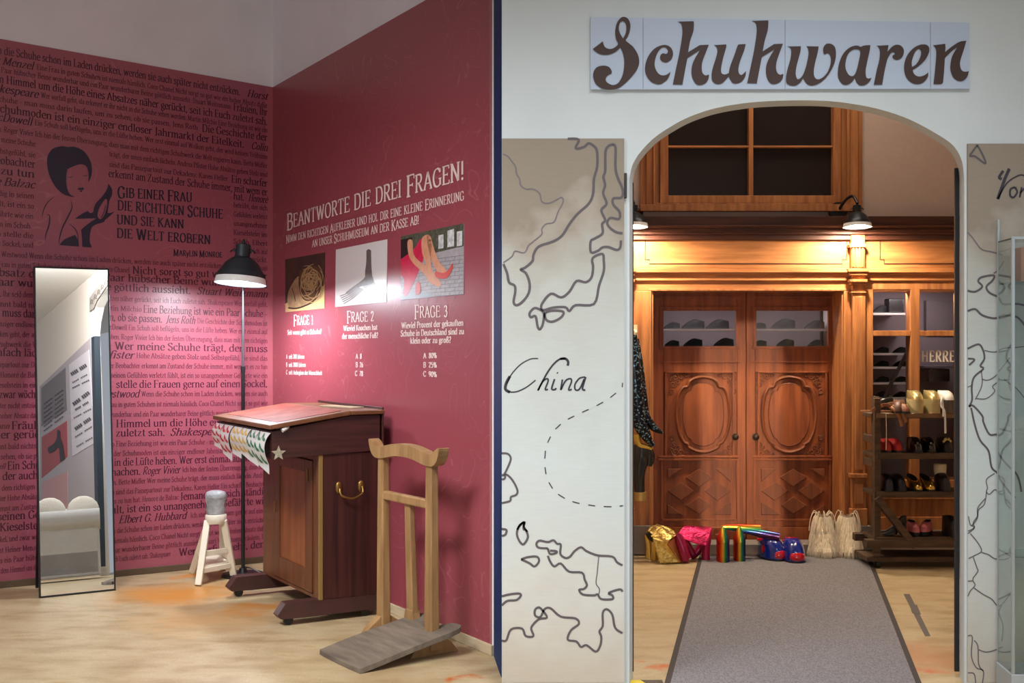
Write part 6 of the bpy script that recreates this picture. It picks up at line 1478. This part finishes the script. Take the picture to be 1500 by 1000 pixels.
def wdash(x0, x1, ya, yb, h):
    f = lambda x, y: onW(x, y, .046)-wa
    n = 9
    for i in range(n):
        if (i*7) % 5 == 3: continue
        u0, u1 = i/n, (i+.75)/n
        q.ribbon2([(x0+(x1-x0)*u0, ya+(yb-ya)*u0), (x0+(x1-x0)*u1, ya+(yb-ya)*u1)], h, f)
for y in range(0, 7): wdash(64, 93, 596-(0)+y*6.5-4, 574+y*6.5-4, 1.4)
for k_, (x0, x1, ya, yb, h) in enumerate(((104, 127, 548, 534, 5), (106, 128, 560, 548, 1.5), (106, 131, 568, 556, 1.5), (107, 131, 592, 574, 5), (110, 130, 600, 588, 2.5), (108, 134, 612, 598, 1.5), (110, 133, 628, 612, 4.5), (110, 135, 640, 624, 1.5), (112, 136, 654, 640, 1.5))): wdash(x0, x1, ya, yb, h)
q.build('poster_print', mat('poster_ink', (70, 62, 72), .6), pan, fix=False)
q = MB(); f = lambda x, y: onW(x, y, .046)-wa
q.prism([smooth_outline([(84, 630), (88, 632), (88, 640), (92, 652), (95, 672, 1), (88, 676, 1), (86, 655), (80, 660), (72, 664, 1), (70, 656), (78, 650), (83, 642)], 4)], f, None); q.build('poster_figure', mat('poster_black', (40, 30, 36), .6), pan, fix=False)
q = MB(); pts = [onW(x, y, .08) for x, y in ((141, 830), (146, 830), (138, 492), (133.5, 494))]; q.hexa([p-wn*.08 for p in pts]+pts); struct(q.build('trim_12', mat('blue_black_edge', (34, 44, 54), .5)))
# arched opening beside the board, a pale blue wall beyond it
q = MB(); ar = [(133.5, 494), (135.5, 472), (140, 450), (149, 431), (160, 418), (176, 406), (176, 250), (133.5, 250)]
q.prism([ar], lambda x, y: onW(x, y, 0), lambda x, y: onW(x, y, 0)-wn*.12); struct(q.build('wall_arch', bpy.data.materials['soft_white_plaster']))
bw = wa-wn*.7+wd*.2
q = MB(); q.hexa([bw, bw-wd*3.2, bw-wd*3.2-wn*.1, bw-wn*.1, bw+UP*CEIL, bw-wd*3.2+UP*CEIL, bw-wd*3.2-wn*.1+UP*CEIL, bw-wn*.1+UP*CEIL]); struct(q.build('wall_hall', mat('pale_blue_wall', (190, 208, 224), .8)))
bn = thing('arch_banner', 'grey lettered banner on the arch, at the top right in the mirror', 'banner', onW(150, 425, .02))
q = MB(); bnr = [(131, 436), (138, 426), (157, 402), (166, 396), (166, 408), (158, 416), (142, 440), (137, 452), (131, 456)]
q.prism([bnr], lambda x, y: onW(x, y, .02)-bn.location, lambda x, y: onW(x, y, .004)-bn.location); q.build('banner_sheet', mat('grey_banner', (150, 142, 136), .7), bn)
q = MB()
for k_ in range(6):
    cx_, cy_ = 134.5+k_*5.2, 443-k_*7.2
    q.ribbon2(cat([(cx_-2, cy_+3), (cx_-1, cy_-4), (cx_+1.5, cy_-3), (cx_, cy_+1), (cx_+2.4, cy_+1.5)], 4), 1.0, lambda x, y: onW(x, y, .024)-bn.location)
q.build('banner_ornament', mat('dark_grey_ornament', (92, 84, 80), .7), bn, fix=False)
# sofa in a pale loose cover
z1_, z2_ = V(101, 851, 10).z, V(101, 851, 20).z; Ds = 10+10*z1_/(z1_-z2_); sb = V(101, 851, Ds); sb.z = 0
sdir = V(101, 700, 15)-V(101, 700, 14); sdir.z = 0; sdir.normalize(); wd = Vector((-sdir.y, sdir.x, 0)); wn = -sdir
sofa = thing('sofa', 'white slip-covered sofa with rolled arms, seen in the mirror', 'sofa', sb, math.atan2(wd.y, wd.x))
SM = Matrix.Rotation(-math.atan2(wd.y, wd.x), 4, 'Z')
wl = SM @ wn; sgn = 1 if wl.y > 0 else -1
m_cov = mat('pale_linen_cover', (206, 204, 202), .9, var=.03, vscale=14, bump=.2, bscale=120); m_cush = mat('ivory_quilted_cushion', (226, 220, 208), .85, bump=.5, bscale=60)
def sx_(name, a, b, m, bev=.03):
    a = (a[0], a[1]*sgn, a[2]); b = (b[0], b[1]*sgn, b[2]); q = MB(); q.box((min(a[0], b[0]), min(a[1], b[1]), a[2]), (max(a[0], b[0]), max(a[1], b[1]), b[2])); return q.build(name, m, sofa, bevel=bev, seg=3)
# arm towards the mirror (front, +wn), seat behind it, running away along -wn
sx_('arm', (-.40, -.02, .05), (.36, -.20, .70), m_cov, .03)
q = MB(); q.tube([Vector((-.41, sgn*-.10, .70)), Vector((.37, sgn*-.10, .70))], .125, 20); q.build('rolled_arm', m_cov, sofa, smooth=True)
sx_('skirt', (-.40, -.02, .04), (.36, -1.1, .34), m_cov, .02); sx_('seat', (-.30, -.22, .34), (.34, -1.0, .52), m_cov, .05)
sx_('backrest', (-.42, -.9, .05), (.36, -1.15, .88), m_cov, .06)
for k_, (x, y, a) in enumerate(((-.19, -.40, .35), (.19, -.40, .45))):
    q = MB(); q.ball((0, 0, 0), .22, 18, (.84, .30, .85)); c_ = q.build('sofa_cushion', m_cush, None, smooth=True); c_.matrix_world = Matrix.Translation(sb) @ Matrix.Rotation(math.atan2(wd.y, wd.x), 4, 'Z') @ Matrix.Translation((x, sgn*y, .83)) @ Matrix.Rotation(a*sgn, 4, 'X'); tag(c_, ('ivory', 'quilted ivory')[k_]+' cushion on the sofa in the mirror, '+('left' if k_ == 0 else 'right')+' of two', 'cushion')
